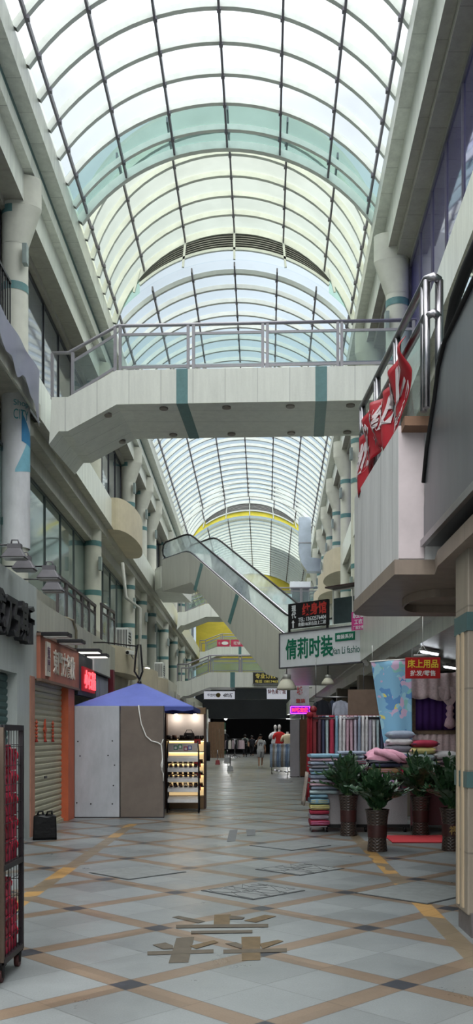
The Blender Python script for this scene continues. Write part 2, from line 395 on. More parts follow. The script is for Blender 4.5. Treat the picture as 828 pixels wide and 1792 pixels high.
for Y in (20.6, 50.3):                               # glazed step up behind the end ring
    root = senv('wall_gable_step'); q = MB()
    c, a = arc(Y, HIGH)[0], (xr(Y)-xl(Y))/2-.02
    cH, rH, zH, _ = arc(Y, HIGH); cL, rL, zL, _ = arc(Y, LOW)
    def zH_(x): return zH+math.sqrt(max(0, rH*rH-(x-cH)**2))
    def zL_(x): return zL+math.sqrt(max(0, rL*rL-(x-cL)**2))
    for k in range(24):
        xa, xb = c-a+2*a*k/24, c-a+2*a*(k+1)/24
        q.add([(xa,Y+.06,zH_(xa)),(xb,Y+.06,zH_(xb)),(xb,Y+.06,zL_(xb)),(xa,Y+.06,zL_(xa))], [(0,1,2,3)])
    q.build('step_pane', G_CLEAR, root)
# tarpaulin closing the far end
q = MB(); c, rad, zc, e = arc(74, LOW)
poly = [(xl(74)-.5, 5.4), (xr(74)+.5, 5.4), (xr(74)+.5, SPR)]+[apt(74, LOW, 1-2*j/20)[::2] for j in range(21)]+[(xl(74)-.5, SPR)]
q.prism(poly, lambda u, v, d: (u, d, v), 74.0, 74.06)
YT2 = mat('yellow_sheet', (196,176,62), .7, var=.15, scale=.8, stretch=(1,1,3))
struct(q.build('wall_far', YT2))

# ---------------------------------------------------------------- upper storeys: extruded profiles
def extr(name, prof, fn, y0, y1, m, n=1):
    """open section (list of (x, z)) swept along the street; fn gives the x offset at depth y"""
    q = MB(); ys = [y0+(y1-y0)*k/n for k in range(n+1)]
    vs = [(x+fn(y), y, z) for y in ys for x, z in prof]; k = len(prof)
    fs = [(j*k+i, j*k+(i+1), (j+1)*k+i+1, (j+1)*k+i) for j in range(n) for i in range(k-1)]
    q.add(vs, fs); return q
def zl(*p): return [(x, H+z) for x, z in p]
Lf = lambda y: -.007*(y-15) if y > 15 else 0
Y0, Y1 = 3.0, 76.0
root = senv('trim_left_cornice')
P = zl((-4.2,12.6),(-4.1,11.75),(-3.91,11.62),(-3.92,11.17),(-4.19,11.17))
extr('c', P, Lf, Y0, Y1, CLAD).build('gutter_fascia', CLAD, root)
extr('c', zl((-4.19,11.17),(-4.19,10.97)), Lf, Y0, Y1, TEALG).build('gutter_groove', TEALG, root)
extr('c', zl((-4.19,10.97),(-4.16,10.97),(-4.16,10.7),(-4.33,10.7),(-4.33,10.14)), Lf, Y0, Y1, CLAD).build('middle_fascia', CLAD, root)
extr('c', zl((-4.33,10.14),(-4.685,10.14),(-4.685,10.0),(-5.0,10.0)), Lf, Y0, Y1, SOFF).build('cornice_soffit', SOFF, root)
root = senv('trim_right_cornice')
P = zl((2.95,12.6),(2.78,11.75),(2.56,11.64),(2.56,11.25),(2.80,11.25))
extr('c', P, off, Y0, Y1, CLAD).build('gutter_fascia', CLAD, root)
extr('c', zl((2.80,11.25),(2.80,10.5)), off, Y0, Y1, CLAD).build('middle_fascia', CLAD, root)
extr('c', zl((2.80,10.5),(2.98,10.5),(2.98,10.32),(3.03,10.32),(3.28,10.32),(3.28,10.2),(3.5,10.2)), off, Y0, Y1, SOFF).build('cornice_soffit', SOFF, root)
# third-floor bands
root = senv('trim_left_upper_band')
extr('c', zl((-4.7,6.95),(-4.3,7.04),(-4.17,7.04),(-4.17,6.16)), Lf, Y0, Y1, CLAD).build('parapet', CLAD, root)
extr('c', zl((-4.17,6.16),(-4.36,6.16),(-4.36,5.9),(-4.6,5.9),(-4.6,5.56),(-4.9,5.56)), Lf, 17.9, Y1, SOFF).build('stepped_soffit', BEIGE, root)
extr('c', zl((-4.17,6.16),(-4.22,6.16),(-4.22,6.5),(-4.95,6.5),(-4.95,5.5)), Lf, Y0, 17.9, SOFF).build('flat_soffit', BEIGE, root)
root = senv('trim_right_upper_band')
extr('c', zl((3.5,6.95),(2.95,7.04),(2.83,7.04),(2.83,6.3)), off, Y0, Y1, CLAD).build('parapet', CLAD, root)
extr('c', zl((2.83,6.3),(3.0,6.3),(3.0,6.0),(3.2,6.0),(3.2,5.65),(3.6,5.65)), off, Y0, Y1, SOFF).build('stepped_soffit', BEIGE, root)
root = senv('trim_left_lower_band')
extr('c', zl((-4.9,2.75),(-4.1,2.75),(-4.0,2.75),(-4.0,1.9),(-4.9,1.9)), Lf, Y0, Y1, CLAD).build('slab_edge', BEIGE, root)
root = senv('trim_right_lower_band')
extr('c', zl((4.6,2.72),(2.45,2.72),(2.38,2.72),(2.38,1.75),(2.62,1.75),(2.62,1.5),(6.7,1.5)), lambda y: 0, 10.7, Y1, CLAD).build('slab_edge', CLAD, root)

# window walls with mullions
LCOL = [17.5, 26.1, 33.7, 37.6, 41.3, 47.5, 53.4, 59.3, 65.5]
RCOL = [19.8, 24.5, 29.0, 33.6, 38.4, 43.1, 47.8, 52.6, 57.4, 62.2]
wn_ = [0]
def winbay(xf, fn, ya, yb, za, zb, m, side, nmul=3, framem=DARK, fw=.02):
    wn_[0] += 1; root = senv('window_%d' % wn_[0])
    def bx(q, x0, x1, a, b, z0, z1):
        vs = []
        for y in (a, b):
            o = fn(y); vs += [(x0+o,y,z0),(x1+o,y,z0),(x1+o,y,z1),(x0+o,y,z1)]
        q.add(vs, [(0,1,2,3),(4,7,6,5),(0,4,5,1),(1,5,6,2),(2,6,7,3),(3,7,4,0)])
    q = MB(); bx(q, xf, xf+.04*side, ya, yb, za, zb); q.build('pane', m, root)
    f = MB()
    for k in range(nmul+1):
        y = ya+(yb-ya)*k/nmul; bx(f, xf-.03*side, xf+.02*side, y-fw, y+fw, za, zb)
    bx(f, xf-.03*side, xf+.02*side, ya, yb, zb-.05, zb); bx(f, xf-.03*side, xf+.02*side, ya, yb, za, za+.05)
    f.build('window_frame', framem, root)
GREYF = mat('window_frame_grey', (84,92,92), .5, var=.05)
lb = [Y0]+LCOL+[Y1]
for a, b in zip(lb, lb[1:]):
    n = max(2, round((b-a)/1.6))
    winbay(-4.87, Lf, a+.2, b-.2, H+7.0, H+9.98, W_DARK, -1, n, DARK)
    winbay(-4.83, Lf, a+.01, b-.01, H+2.6, H+5.56, W_TEAL, -1, max(2, n), GREYF, .007)
rb = [Y0, 8.5, 14.2]+RCOL+[Y1]
for a, b in zip(rb, rb[1:]):
    n = max(2, round((b-a)/1.5))
    winbay(3.30, off, a+.01, b-.01, H+7.0, H+10.2, W_PURP, 1, n, MULL, .007)
    winbay(3.35, off, a+.01, b-.01, H+2.6, H+5.65, W_TEAL, 1, n, GREYF, .007)
q = MB(); q.box(-5.6, -5.0, Y0, 30, 0, 14.2); q.box(-6.2, -5.45, 30, Y1, 0, 14.2); struct(q.build('wall_left', BEIGE))
q = MB(); q.add([(6.9,-6,0),(6.9,112,0),(6.9,112,14.2),(6.9,-6,14.2)], [(0,1,2,3)]); q.add([(3.6+off(Y0),Y0,4.2),(3.6+off(Y1),Y1,4.2),(3.6+off(Y1),Y1,14),(3.6+off(Y0),Y0,14)], [(0,1,2,3)])
struct(q.build('wall_right', BEIGE))

# columns with flared heads, teal bands and wall boxes
LAMPB = mat('lamp_box_grey', (138,150,146), .5, var=.05)
def column(x, y, z0, z1, side, bands, boxz, flare=True, r=.25):
    root = struct(bpy.data.objects.new('column', None)); C.objects.link(root); root.location = (x, y, 0)
    q = MB(); n = 24; q.lathe([(r, z0), (r, z1-(.78 if flare else 0))], n, cap=False); q.build('shaft', COLM, root)
    if flare:
        q = MB(); vs = []
        for fx, z in ((1, z1-.78), (2.05, z1-.06), (2.05, z1+.5)):
            for k in range(n):
                a = 2*math.pi*k/n; rx = r*math.cos(a); vs.append((rx*(fx if rx*side > 0 else 1), r*1.02*math.sin(a), z))
        q.add(vs[:2*n], [(k, (k+1)%n, n+(k+1)%n, n+k) for k in range(n)], 0, True); q.add([Vector(v)*1.0002 for v in vs[n:]], [(k, (k+1)%n, n+(k+1)%n, n+k) for k in range(n)], 0, True); q.build('capital', COLM, root)
    for z in bands:
        b = MB(); b.lathe([(r+.006, z-.075), (r+.006, z+.075)], 24, cap=False); b.build('band', TEAL, root)
    for z in boxz:
        b = MB(); b.box(side*.22, side*.31, -.33, -.17, z-.19, z+.19); b.build('lamp_box', LAMPB, root, bevel=.01)
for y in LCOL: column(-4.62+Lf(y), y, H+2.5, H+10.14, 1, [H+10.0, H+8.55, H+5.5, H+4.1], [H+9.1, H+4.9] if y > 18 else [H+9.1])
for y in RCOL: column(3.02+off(y), y, H+2.5, H+10.32, -1, [H+9.35, H+8.1, H+5.4, H+4.1], [H+8.9, H+4.85])
# ---------------------------------------------------------------- street-front masonry on the left
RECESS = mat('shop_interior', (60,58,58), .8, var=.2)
root = senv('wall_left_shopfronts')
q = MB(); q.box(-5.0, -3.4, 3.0, 14.09, 2.40, 3.80); q.build('grey_fascia', PLAST, root)
q = MB(); q.box(-5.0, -3.4, 12.95, 13.66, 0, 2.40); q.build('pier', PLAST, root)
q = MB(); q.box(-5.0, -3.42, 14.09, 22.0, 3.06, 3.64); q.build('beige_fascia', BEIGE, root)
q = MB(); q.box(-5.0, -3.5, 13.66, 17.0, 2.36, 3.06); q.box(-5.0, -3.44, 17.0, 22.0, 2.95, 3.06); q.build('sign_backing', BEIGE, root)
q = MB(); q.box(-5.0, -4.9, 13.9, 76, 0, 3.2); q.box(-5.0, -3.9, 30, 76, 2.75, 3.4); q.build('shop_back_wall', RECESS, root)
for y in (22.0, 26.0, 30.5, 35, 40, 46, 52, 59, 66):
    q = MB(); q.box(-5.0, -3.55, y, y+.5, 0, 3.5); q.build('pier', BEIGE, root)
WARM = mat('shop_wall_pale', (170,164,150), .7, var=.2, scale=1)
for k, (y0, y1) in enumerate(((22.5,26),(26.5,30.5),(31,35),(35.5,40),(40.5,46),(46.5,52),(52.5,59),(59.5,66))):
    q = MB(); q.box(-5.0, -3.62, y0, y1, 2.5, 3.45); q.build('shop_fascia', [WARM, BEIGE][k % 2], root)

def shutter(name, y0, y1, x, z1, m, pitch, frame=None, fl=.2, fr_=.5):
    root = senv(name); q = MB(); n = int(z1/pitch)
    vs = []; fs = []
    for k in range(n):
        z = k*pitch
        for dz, dx in ((0, 0), (pitch*.30, .016), (pitch*.75, .016), (pitch*.9, -.004)):
            vs += [(x+dx, y0, z+dz), (x+dx, y1, z+dz)]
    vs += [(x, y0, z1), (x, y1, z1)]
    fs = [(2*i, 2*i+1, 2*i+3, 2*i+2) for i in range(len(vs)//2-1)]
    q.add(vs, fs); q.build('shutter_curtain', m, root)
    b = MB(); b.box(x-.02, x+.05, y0, y1, 0, .05); b.build('bottom_bar', m, root)
    if frame:
        f = MB(); f.box(-3.6, -3.385, y0-fl, y0+.03, 0, z1+.02); f.build('door_frame', frame[0], root)
        f = MB(); f.box(-3.6, -3.385, y1-.03, y1+fr_, 0, z1+.02); f.build('door_frame', frame[1], root)
    return root
shutter('door_1', 5.0, 12.95, -3.55, 2.42, SHUT_G, .10)
OR1 = mat('faded_salmon_paint', (168,120,100), .6, var=.15, scale=3); OR2 = mat('orange_paint', (186,92,58), .55, var=.10, scale=3)
d2 = shutter('door_2', 13.9, 16.42, -3.52, 2.40, SHUT_C, .098, (OR1, OR2), .23, .52)
q = MB(); q.box(-3.53,-3.49,15.05,15.2,.82,.86); q.build('shutter_lock', DARK, d2)
# ---------------------------------------------------------------- left shop signs and lamps
SIGNO = mat('brick_orange_board', (168,104,82), .6, var=.22, scale=3, stretch=(1,1,.5)); PALE = mat('pale_letter', (206,198,186), .6, var=.12)
LW = R(90)
def onleft(name, label, cat, y, z, x=-3.4, group=None): return thing(name, label, cat, (x, y, z), LW, group)
t = onleft('shop_sign', 'weathered orange signboard with pale Chinese characters above the cream roller shutter', 'sign', 15.62, 2.74)
q = MB(); q.box(-1.52, 1.52, -.06, .08, -.34, .34); q.build('board', SIGNO, t, bevel=.01)
q = MB(); q.box(-1.54,1.54,-.08,0,.33,.37); q.box(-1.54,1.54,-.08,0,-.37,-.33); q.build('edge_trim', mat('rust_trim', (120,96,82), .7), t)
q = MB(); q.box(-1.22,-.94,-.085,-.055,-.27,.27); q.build('name_plate', PALE, t)
text(t, '東\n門', -1.08, 0, .17, .40, mat('faded_violet_ink', (110,84,104), .7), -.088)
text(t, '東門方餐飲', .22, .0, 1.75, .42, PALE, -.062, .012, .012)
t = onleft('wall_letters', 'thick black Chinese letters fixed on the plain grey wall', 'sign lettering', 12.55, 3.02, -3.4)
text(t, '威乃斯', -.28, .1, 2.3, .58, mat('black_letter', (34,34,38), .5), -.02, .12, .03)
def floodlight(y, z, arm, label, k):
    t = thing('floodlight', label, 'lamp', (-3.35, y, z), 0, 'floodlights over the grey shopfront')
    q = MB(); q.tube([(-.35,0,.12),(arm-.08,0,.12)], .014, 6); q.build('arm', DARK, t)
    g = mat('lamp_grey', (92,90,94), .5, .3)
    q = MB(); q.add([(arm-.16,-.15,-.10),(arm+.16,-.15,-.10),(arm+.16,.15,-.10),(arm-.16,.15,-.10),(arm-.09,-.07,.05),(arm+.09,-.07,.05),(arm+.09,.07,.05),(arm-.09,.07,.05)],
        [(0,3,2,1),(4,5,6,7),(0,1,5,4),(1,2,6,5),(2,3,7,6),(3,0,4,7)]); q.build('shade', g, t, bevel=.01)
    q = MB(); q.box(arm-.14,arm+.14,-.12,.12,-.125,-.10); q.build('lens', mat('lamp_lens', (130,130,130), .3), t)
    q = MB(); q.box(arm-.09,arm+.09,-.06,.06,.05,.13); q.tube([(arm-.05,0,.13),(arm-.04,0,.2),(arm+.04,0,.2),(arm+.06,0,.12)], .012, 6); q.build('ballast_box', g, t)
    return t
for k, (px, py, x, lab) in enumerate(((26, 966, .12, 'grey bell-shaped floodlight on an arm, nearest the white column'), (43, 987, .14, 'grey floodlight on a thin arm, second along from the white column'),
        (86, 1003, .42, 'grey floodlight on a long arm, third along the grey wall'), (93, 1025, .30, 'grey floodlight lowest and farthest along the grey wall, before the balustrade'))):
    Y = YX(px, -3.35+x); o = floodlight(Y, Z(py, Y), x, lab, k); o.scale = (1, .8, .8)
for k, (px, py, lab) in enumerate(((95,1111,'black strip lamp over the orange signboard, left one of two'),(121,1123,'black strip lamp over the orange signboard, right one of two'),
        (153,1139,'black strip lamp over the red neon sign, upper one'),(167,1147,'black strip lamp beyond the red neon sign, lower one'))):
    Y = YX(px, -3.15); t = thing('strip_lamp', lab, 'lamp', (-3.42, Y, Z(py, Y)), 0, 'strip lamps above the shop signs')
    q = MB(); q.box(.10,.52,-.16,.16,-.03,.03); q.build('lamp_head', DARK, t, bevel=.012)
    q = MB(); q.box(.13,.49,-.13,.13,-.045,-.028); q.build('diffuser', mat('diffuser_white', (214,214,206), .4, emit=(235,235,225) if k > 1 else None, es=.9) if k > 1 else WHITE, t)
    q = MB(); q.tube([(0,0,.04),(.12,0,.02)], .02, 6); q.build('bracket', DARK, t)
# neon sign on dark board
t = onleft('neon_sign', 'red glowing neon sign on a dark board beside the orange signboard', 'sign', 18.05, 2.72)
q = MB(); q.box(-.95,.95,-.05,.05,-.42,.36); q.build('board', mat('dark_board', (58,62,62), .6, var=.3, scale=3), t)
q = MB(); q.box(-.62,.62,-.09,-.05,-.33,.13); q.build('light_box', mat('neon_back', (120,20,28), .5, emit=(220,20,40), es=.15), t)
text(t, '小石锅', 0, -.10, 1.15, .36, mat('neon_red', (255,90,90), .4, emit=(255,70,80), es=1.6), -.095, .02, .02)
# paper-cut decorations on the shutter
GOLDR = mat('red_gold_paper', (186,84,58), .5, var=.35, scale=25)
for k, (y, shp, lab) in enumerate(((14.42,0,'red tasselled New Year ornament hanging on the cream shutter, left of three'),(15.02,1,'diamond-shaped red New Year ornament in the middle of the cream shutter'),(15.58,0,'red tasselled New Year ornament hanging on the cream shutter, right of three'))):
    t = onleft('new_year_ornament', lab, 'ornament', y, 1.62, -3.50, 'New Year ornaments on the shutter'); t.scale = (.62, 1, .50)
    q = MB()
    if shp:
        for z in (-.20, .0, .17): q.prism([(0,-.12),(.13 if z == 0 else .05,0),(0,.12),(-.13 if z == 0 else -.05,0)], lambda u, v, d, z=z: (u, d, v*1.2+z), -.03, 0)
        q.tube([(0,-.02,.36),(0,-.02,-.34)], .012, 6)
    else:
        for z in (.22,.11,0,-.11,-.22): q.ell((0,-.02,z), (.055,.025,.05), 8, 6)
        q.tube([(0,-.02,.32),(0,-.02,-.32)], .01, 6)
    q.build('paper_knot', GOLDR, t)
    q = MB(); q.tube([(0,-.02,-.28),(0,-.02,-.40)], [.012,.03], 6); q.build('tassel', mat('tassel_red', (170,50,44), .7), t)
# white advertising wrap on the near column, with its blue sail and the words
t = thing('advertising_wrap', 'white plastic wrap with pale blue sail print around the near left column', 'banner', (-4.62, 17.5, 0), 0)
def wrap(a, z, r=.268): return (r*math.cos(a), r*math.sin(a), z)
q = MB(); q.grid(lambda u, v: wrap(R(-170+260*u), H+3.6+3.1*v), 24, 6); q.build('sheet', mat('wrap_white', (205,206,208), .5, var=.14, scale=2.5, stretch=(1,1,.5)), t)
q = MB(); q.grid(lambda u, v: wrap(R(-78+88*u), H+5.0+.08*u+(.05+.85*u)*v, .271), 16, 4); q.build('sail_print', mat('wrap_cyan', (128,184,200), .5, var=.2, scale=2), t)
q = MB(); q.grid(lambda u, v: wrap(R(-52+62*u), H+5.60-.08*u+(.44*(1-u)+.18)*v*(.9 if u > .02 else 1), .274), 12, 4); q.build('sail_edge', mat('wrap_blue', (60,128,172), .5, var=.1), t)
for s, z, h_ in (('Shop', 6.30, .14), ('CITY', 6.10, .19)):
    text(t, s, 0, z+H, .30, h_, mat('wrap_teal_ink', (70,140,150), .5), 0, .002, 0, 'lettering', bend=lambda c: Vector(wrap(R(-52)+c.x/.27, c.z, .276-c.y)))
# balustrade on the first-floor edge, left
def balustrade(name, label, pts, h, npan, postm=STEEL, gm=G_BAL, glass_gap=.05, group=None, railw=.06, double=False, g0=.08):
    """posts, glass panes, bottom and top rail along a polyline of (x, y, z) floor points"""
    c = Vector(pts[0]); t = thing(name, label, 'railing', c, 0, group)
    P = [Vector(p)-c for p in pts]
    q = MB()
    for a, b in zip(P, P[1:]): q.bar(a+Vector((0,0,h)), b+Vector((0,0,h)), railw, railw)
    q.build('handrail', postm, t)
    for (a, b), n in zip(zip(P, P[1:]), npan):
        for k in range(n):
            s, e = a.lerp(b, k/n), a.lerp(b, (k+1)/n); d = (e-s).normalized()
            posts = [s+d*.04, e-d*.04]
            for p in posts:
                q = MB(); q.bar(p, p+Vector((0,0,h)), .05, .05, up=(0,1,0)); q.build('post', postm, t)
            q = MB(); q.bar(s+d*.04+Vector((0,0,h*.80)), e-d*.04+Vector((0,0,h*.80)), .035, .04); q.bar(s+d*.04+Vector((0,0,g0)), e-d*.04+Vector((0,0,g0)), .035, .04); q.build('pane_rail', postm, t)
            q = MB(); q.add([s+d*.06+Vector((0,0,g0)), e-d*.06+Vector((0,0,g0)), e-d*.06+Vector((0,0,h*.80)), s+d*.06+Vector((0,0,h*.80))], [(0,1,2,3)]); q.build('pane', gm, t)
    return t
WG = glass('window_film_white', (.62,.68,.68), .10, .42)
balustrade('glass_balustrade', 'dark-framed balustrade with whitish panes above the beige shopfront', [(-3.72,17.0,3.64),(-3.72,21.0,3.64)], .87, [5], mat('brown_frame', (78,72,72), .5), WG)
# torn sheet and black railing of the top storey at the left edge
t = thing('torn_banner', 'violet-grey torn plastic sheet hanging along the upper floor edge', 'banner', (-4.14, 8.0, H), 0)
def torn(u, v):
    y = 9.4*u; zb = 6.42+.10*math.sin(y*3.1)+.08*math.sin(y*7.7+1)-.38*max(0, u-.82)/.18
    return (.015*math.sin(y*5+v*3), y, 6.95-(6.95-zb)*v)
q = MB(); q.grid(torn, 60, 5); q.build('sheet', mat('violet_sheet', (98,96,116), .3, var=.18, scale=1.4), t)
t = thing('black_railing', 'black vertical-bar railing on the upper left gallery', 'railing', (-4.35, 8.0, H+7.0), 0)
q = MB(); q.bar((0,0,1.0),(0,8.1,1.0),.05,.05); q.bar((0,0,.12),(0,8.1,.12),.04,.04); q.build('rail', DARK, t)
q = MB()
for k in range(55): q.bar((0,.15*k,.12),(0,.15*k,1.0),.022,.022, up=(0,1,0))
q.build('bars', DARK, t)

# ---------------------------------------------------------------- footbridges
def footbridge(label, Y, xL, xR, zdeck, drop, ramp0, ramp1, depth, thick, yaw, stripes, lightsx, rail=.86, npan=4, clm=None, fasc=.70):
    """deck that ramps up from the left building; local x across the street, origin at the left front foot"""
    t = thing('footbridge', label, 'footbridge', (xL, Y, 0), yaw)
    W = xR-xL; a, b = ramp0-xL, ramp1-xL; clm = clm or CLADB
    top = [(0, zdeck-drop), (a, zdeck-drop), (b, zdeck), (W, zdeck)]
    bot = [(W, zdeck-fasc), (b, zdeck-fasc), (a, zdeck-drop-fasc), (a-.18, zdeck-drop-fasc-.0), (-.05, zdeck-drop-fasc-.25)]
    q = MB(); q.prism(top+bot, lambda u, v, d: (u, d, v), 0, depth); q.build('deck', clm, t)
    for s in stripes:
        q = MB(); u = s-xL; q.box(u-.11, u+.11, -.008, depth+.008, zdeck-fasc-.008, zdeck+.004); q.build('teal_band', TEAL, t)
    for x, yy in lightsx:
        u = x-xL
        def zb(u): return zdeck-fasc if u >= b else zdeck-fasc-drop*(b-u)/(b-a)
        q = MB(); q.tube([(u, yy, zb(u)+.02), (u, yy, zb(u)-.03)], .085, 16); q.build('downlight', mat('downlight_rim', (120,112,104), .4, .4), t)
    for side, yy in (('near', .06), ('far', depth-.06)):
        q = MB(); q.tube([(0,yy,zdeck-drop+rail),(a,yy,zdeck-drop+rail),(b,yy,zdeck+rail),(W,yy,zdeck+rail)], .035, 8); q.build('handrail', RAIL, t)
        segs = [((a+.08, zdeck-drop), (b-.04, zdeck))]+[((b+.06+(W-b-.06)*k/npan, zdeck), (b-.06+(W-b)*(k+1)/npan, zdeck)) for k in range(npan)]
        for (u0, z0), (u1, z1) in segs:
            for u, z in ((u0, z0), (u1, z1)):
                q = MB(); q.box(u-.028, u+.028, yy-.028, yy+.028, z-.02, z+rail); q.build('post', RAIL, t)
            q = MB(); q.bar((u0,yy,z0+rail*.80),(u1,yy,z1+rail*.80),.04,.045); q.bar((u0,yy,z0+.07),(u1,yy,z1+.07),.04,.045); q.build('pane_rail', RAIL, t)
            q = MB(); q.add([(u0,yy,z0+.07),(u1,yy,z1+.07),(u1,yy,z1+rail*.80),(u0,yy,z0+rail*.80)], [(0,1,2,3)]); q.build('pane', G_BAL, t)
        q = MB(); q.box(.0-.028,.028,yy-.028,yy+.028,zdeck-drop-.02,zdeck-drop+rail); q.build('post', RAIL, t)
    return t
B1 = 17.7
lx = [(X(px, 17.7)+.02, .22) for px in (183, 283, 394, 506, 611)]+[(X(px, 19.6)+.02, 1.78) for px in (207, 297, 398, 501, 597)]
footbridge('nearest pale panelled footbridge with glass parapet and two teal bands, spanning under the vault', B1, -3.98, 3.05, H+7.08, .50, -3.66, -2.71, 2.05, .66, R(-2.6), [-1.44, 1.23], lx, .88, 4, None, .66)
footbridge('upper footbridge behind the top of the diagonal escalator, reaching the left wall', 49.0, -4.25, 4.1, H+7.15, .45, -3.9, -2.75, 2.2, .7, 0, [0.6], [], .86, 4)
footbridge('farthest upper footbridge in front of the yellow sheet, with red signs on its rail', 69.5, -4.35, 4.5, H+7.0, .5, -4.0, -2.7, 2.2, .7, 0, [-1.3], [], .86, 5)
footbridge('lower footbridge low across the street beneath the escalator', 43.0, -3.75, 3.6, H+3.05, .42, -3.3, -2.25, 2.4, .7, 0, [-1.15], [], .80, 4)
fb = [o for o in C.objects if o.name.startswith('footbridge')]
# red signs on the farthest bridge
PINKS = mat('crimson_sign', (190,58,86), .5, var=.06)
for k, (px, lab) in enumerate(((391,'crimson sign with white oval on the farthest footbridge rail'),(415,'crimson sign half behind the escalator on the farthest footbridge rail'))):
    t = thing('rail_sign', lab, 'sign', (X(px, 69.5), 69.52, Z(1125.5, 69.5)), 0, 'crimson signs on the far bridge')
    q = MB(); q.box(-.48,.48,-.03,.03,-.26,.26); q.build('board', PINKS, t)
    if k == 0:
        q = MB(); vs = [(.12+.26*math.cos(a*math.pi/10), -.036, .13*math.sin(a*math.pi/10)) for a in range(20)]; q.add(vs, [tuple(range(20))]); q.build('oval', WHITE, t)
        text(t, '仓', -.3, 0, .16, .18, WHITE, -.035)
    else: text(t, '旺铺', 0, 0, .5, .26, WHITE, -.035)

# ---------------------------------------------------------------- diagonal escalator in mid street
def escalator():
    t = thing('escalator', 'long pale panelled escalator with glass sides descending from the left gallery to the right', 'escalator', (-2.72, 35.8, 0), math.atan2(-.84, .543))
    hr = lambda u: H+(8.0 if u <= 0 else 8.0-.593*u if u < 6.9 else 3.91)
    us = [-2.2, -.5, -.15, .15, .5]+[.5+.59*k for k in range(1, 11)]+[6.7, 7.0, 7.3, 8.7]
    def sm(u):                                        # rounded knees
        return (hr(u-.35)+hr(u)*2+hr(u+.35))/4
    Wd = 1.32
    top = [(u, sm(u)-.70) for u in us]
    bot = [(8.7, H+1.85), (6.9, H+1.85), (5.58, H+2.14), (.3, H+6.02), (-2.2, H+6.0)]
    EC = clad('escalator_cladding', (186,186,176), pitch=.66, dirt=.10, joint=.22)
    q = MB(); q.prism(top+bot, lambda u, v, d: (u, d, v), .0, Wd); q.build('truss_cladding', EC, t)
    dx, dz = .593, 1.0; ln = math.hypot(dx, dz); dx, dz = dx/ln, dz/ln
    for u0 in (1.15, 3.72):
        z0 = sm(u0)-.70; u1 = u0-dx*1.12; z1 = z0-dz*1.12
        q = MB(); w_ = .12
        q.add([(u0-w_*dz, -.006, z0+w_*.593*.86), (u0+w_*dz, -.006, z0-w_*.593*.86), (u1+w_*dz, -.006, z1-w_*.593*.86), (u1-w_*dz, -.006, z1+w_*.593*.86)], [(0,1,2,3)]); q.build('teal_band', TEAL, t)
    for v in (.07, Wd-.07):
        g = MB(); k = len(us)
        vs = [(u, v, sm(u)-.70) for u in us]+[(u, v, sm(u)-.03) for u in us]
        g.add(vs, [(i, i+1, k+i+1, k+i) for i in range(k-1)]); g.build('glass_side', G_ESC, t)
        q = MB(); q.tube([(-2.05,v,hr(-2)-.62),(-2.22,v,hr(-2)-.5),(-2.28,v,hr(-2)-.3),(-2.2,v,hr(-2)-.08),(-2.0,v,hr(-2))]+[(u,v,sm(u)) for u in us[1:-1]]+[(8.5,v,hr(8)),(8.75,v,hr(8)-.12),(8.8,v,hr(8)-.35),(8.6,v,hr(8)-.6)], .036, 8); q.build('handrail', BLACK, t)
        q = MB(); q.tube([(u, v, sm(u)-.685) for u in us], .05, 6); q.build('skirt_trim', STEEL, t)
    q = MB(); n = 26
    for k in range(n):
        u = .2+6.6*k/n; z = hr(u)-1.02; q.box(u, u+6.6/n+.02, .25, Wd-.25, z-.3, z)
    q.box(-2.2,.2,.25,Wd-.25,H+6.8,H+6.97); q.box(6.8,8.7,.25,Wd-.25,H+2.7,H+2.88); q.build('steps', mat('step_grey', (110,112,116), .4, .5), t)
    q = MB(); q.add([(u, .14, sm(u)-.68) for u in (1.7,2.6,3.5,4.4)]+[(u, .14, sm(u)-.10) for u in (1.5,2.4,3.3,4.2)], [(0,1,5,4),(1,2,6,5),(2,3,7,6)]); q.build('cover_sheet', mat('lavender_sheet', (196,192,206), .6, var=.04), t)
    return t
escalator()
struct(MB().prism([(-4.3,38.4),(-4.3,41.8),(-3.0,41.8),(-3.2,39.2),(-3.95,37.6)], lambda u, v, d: (u, v, d), H+6.15, H+7.05).build('trim_landing', CLADB))
LP = [(.72,31.5),(.78,23.25),(2.62,21.35),(3.6,21.35),(3.6,31.5)]
struct(MB().prism(LP, lambda u, v, d: (u, v, d), H+1.78, H+2.72).build('trim_landing_lower', CLAD))
# curved balconies
def bulge(side, yc, half, dep, x, z0, z1, mm):
    root = senv('trim_balcony'); q = MB(); n = 20
    out = [(x+side*dep*math.cos(math.pi*(k/n-.5)), yc+half*math.sin(math.pi*(k/n-.5))) for k in range(n+1)]
    poly = out+[(x-side*.3, yc+half), (x-side*.3, yc-half)]
    q.prism(poly, lambda u, v, d: (u, v, d), z0, z1); q.build('curved_parapet', mm, root)
bulge(1, 29.3, 2.2, .45, -4.2, H+6.15, H+7.1, TAN)
for yc in (36.0, 40.6, 45.3): bulge(-1, yc, 1.9, .55, 2.83+off(yc), H+6.2, H+7.1, TAN)
for yc, x in ((24.0,-3.62),(29.2,-3.62),(33.5,-3.7)): bulge(1, yc, 1.7, .42, x, 3.1 if yc < 25 else 2.9, 3.75 if yc < 25 else 3.6, TAN)

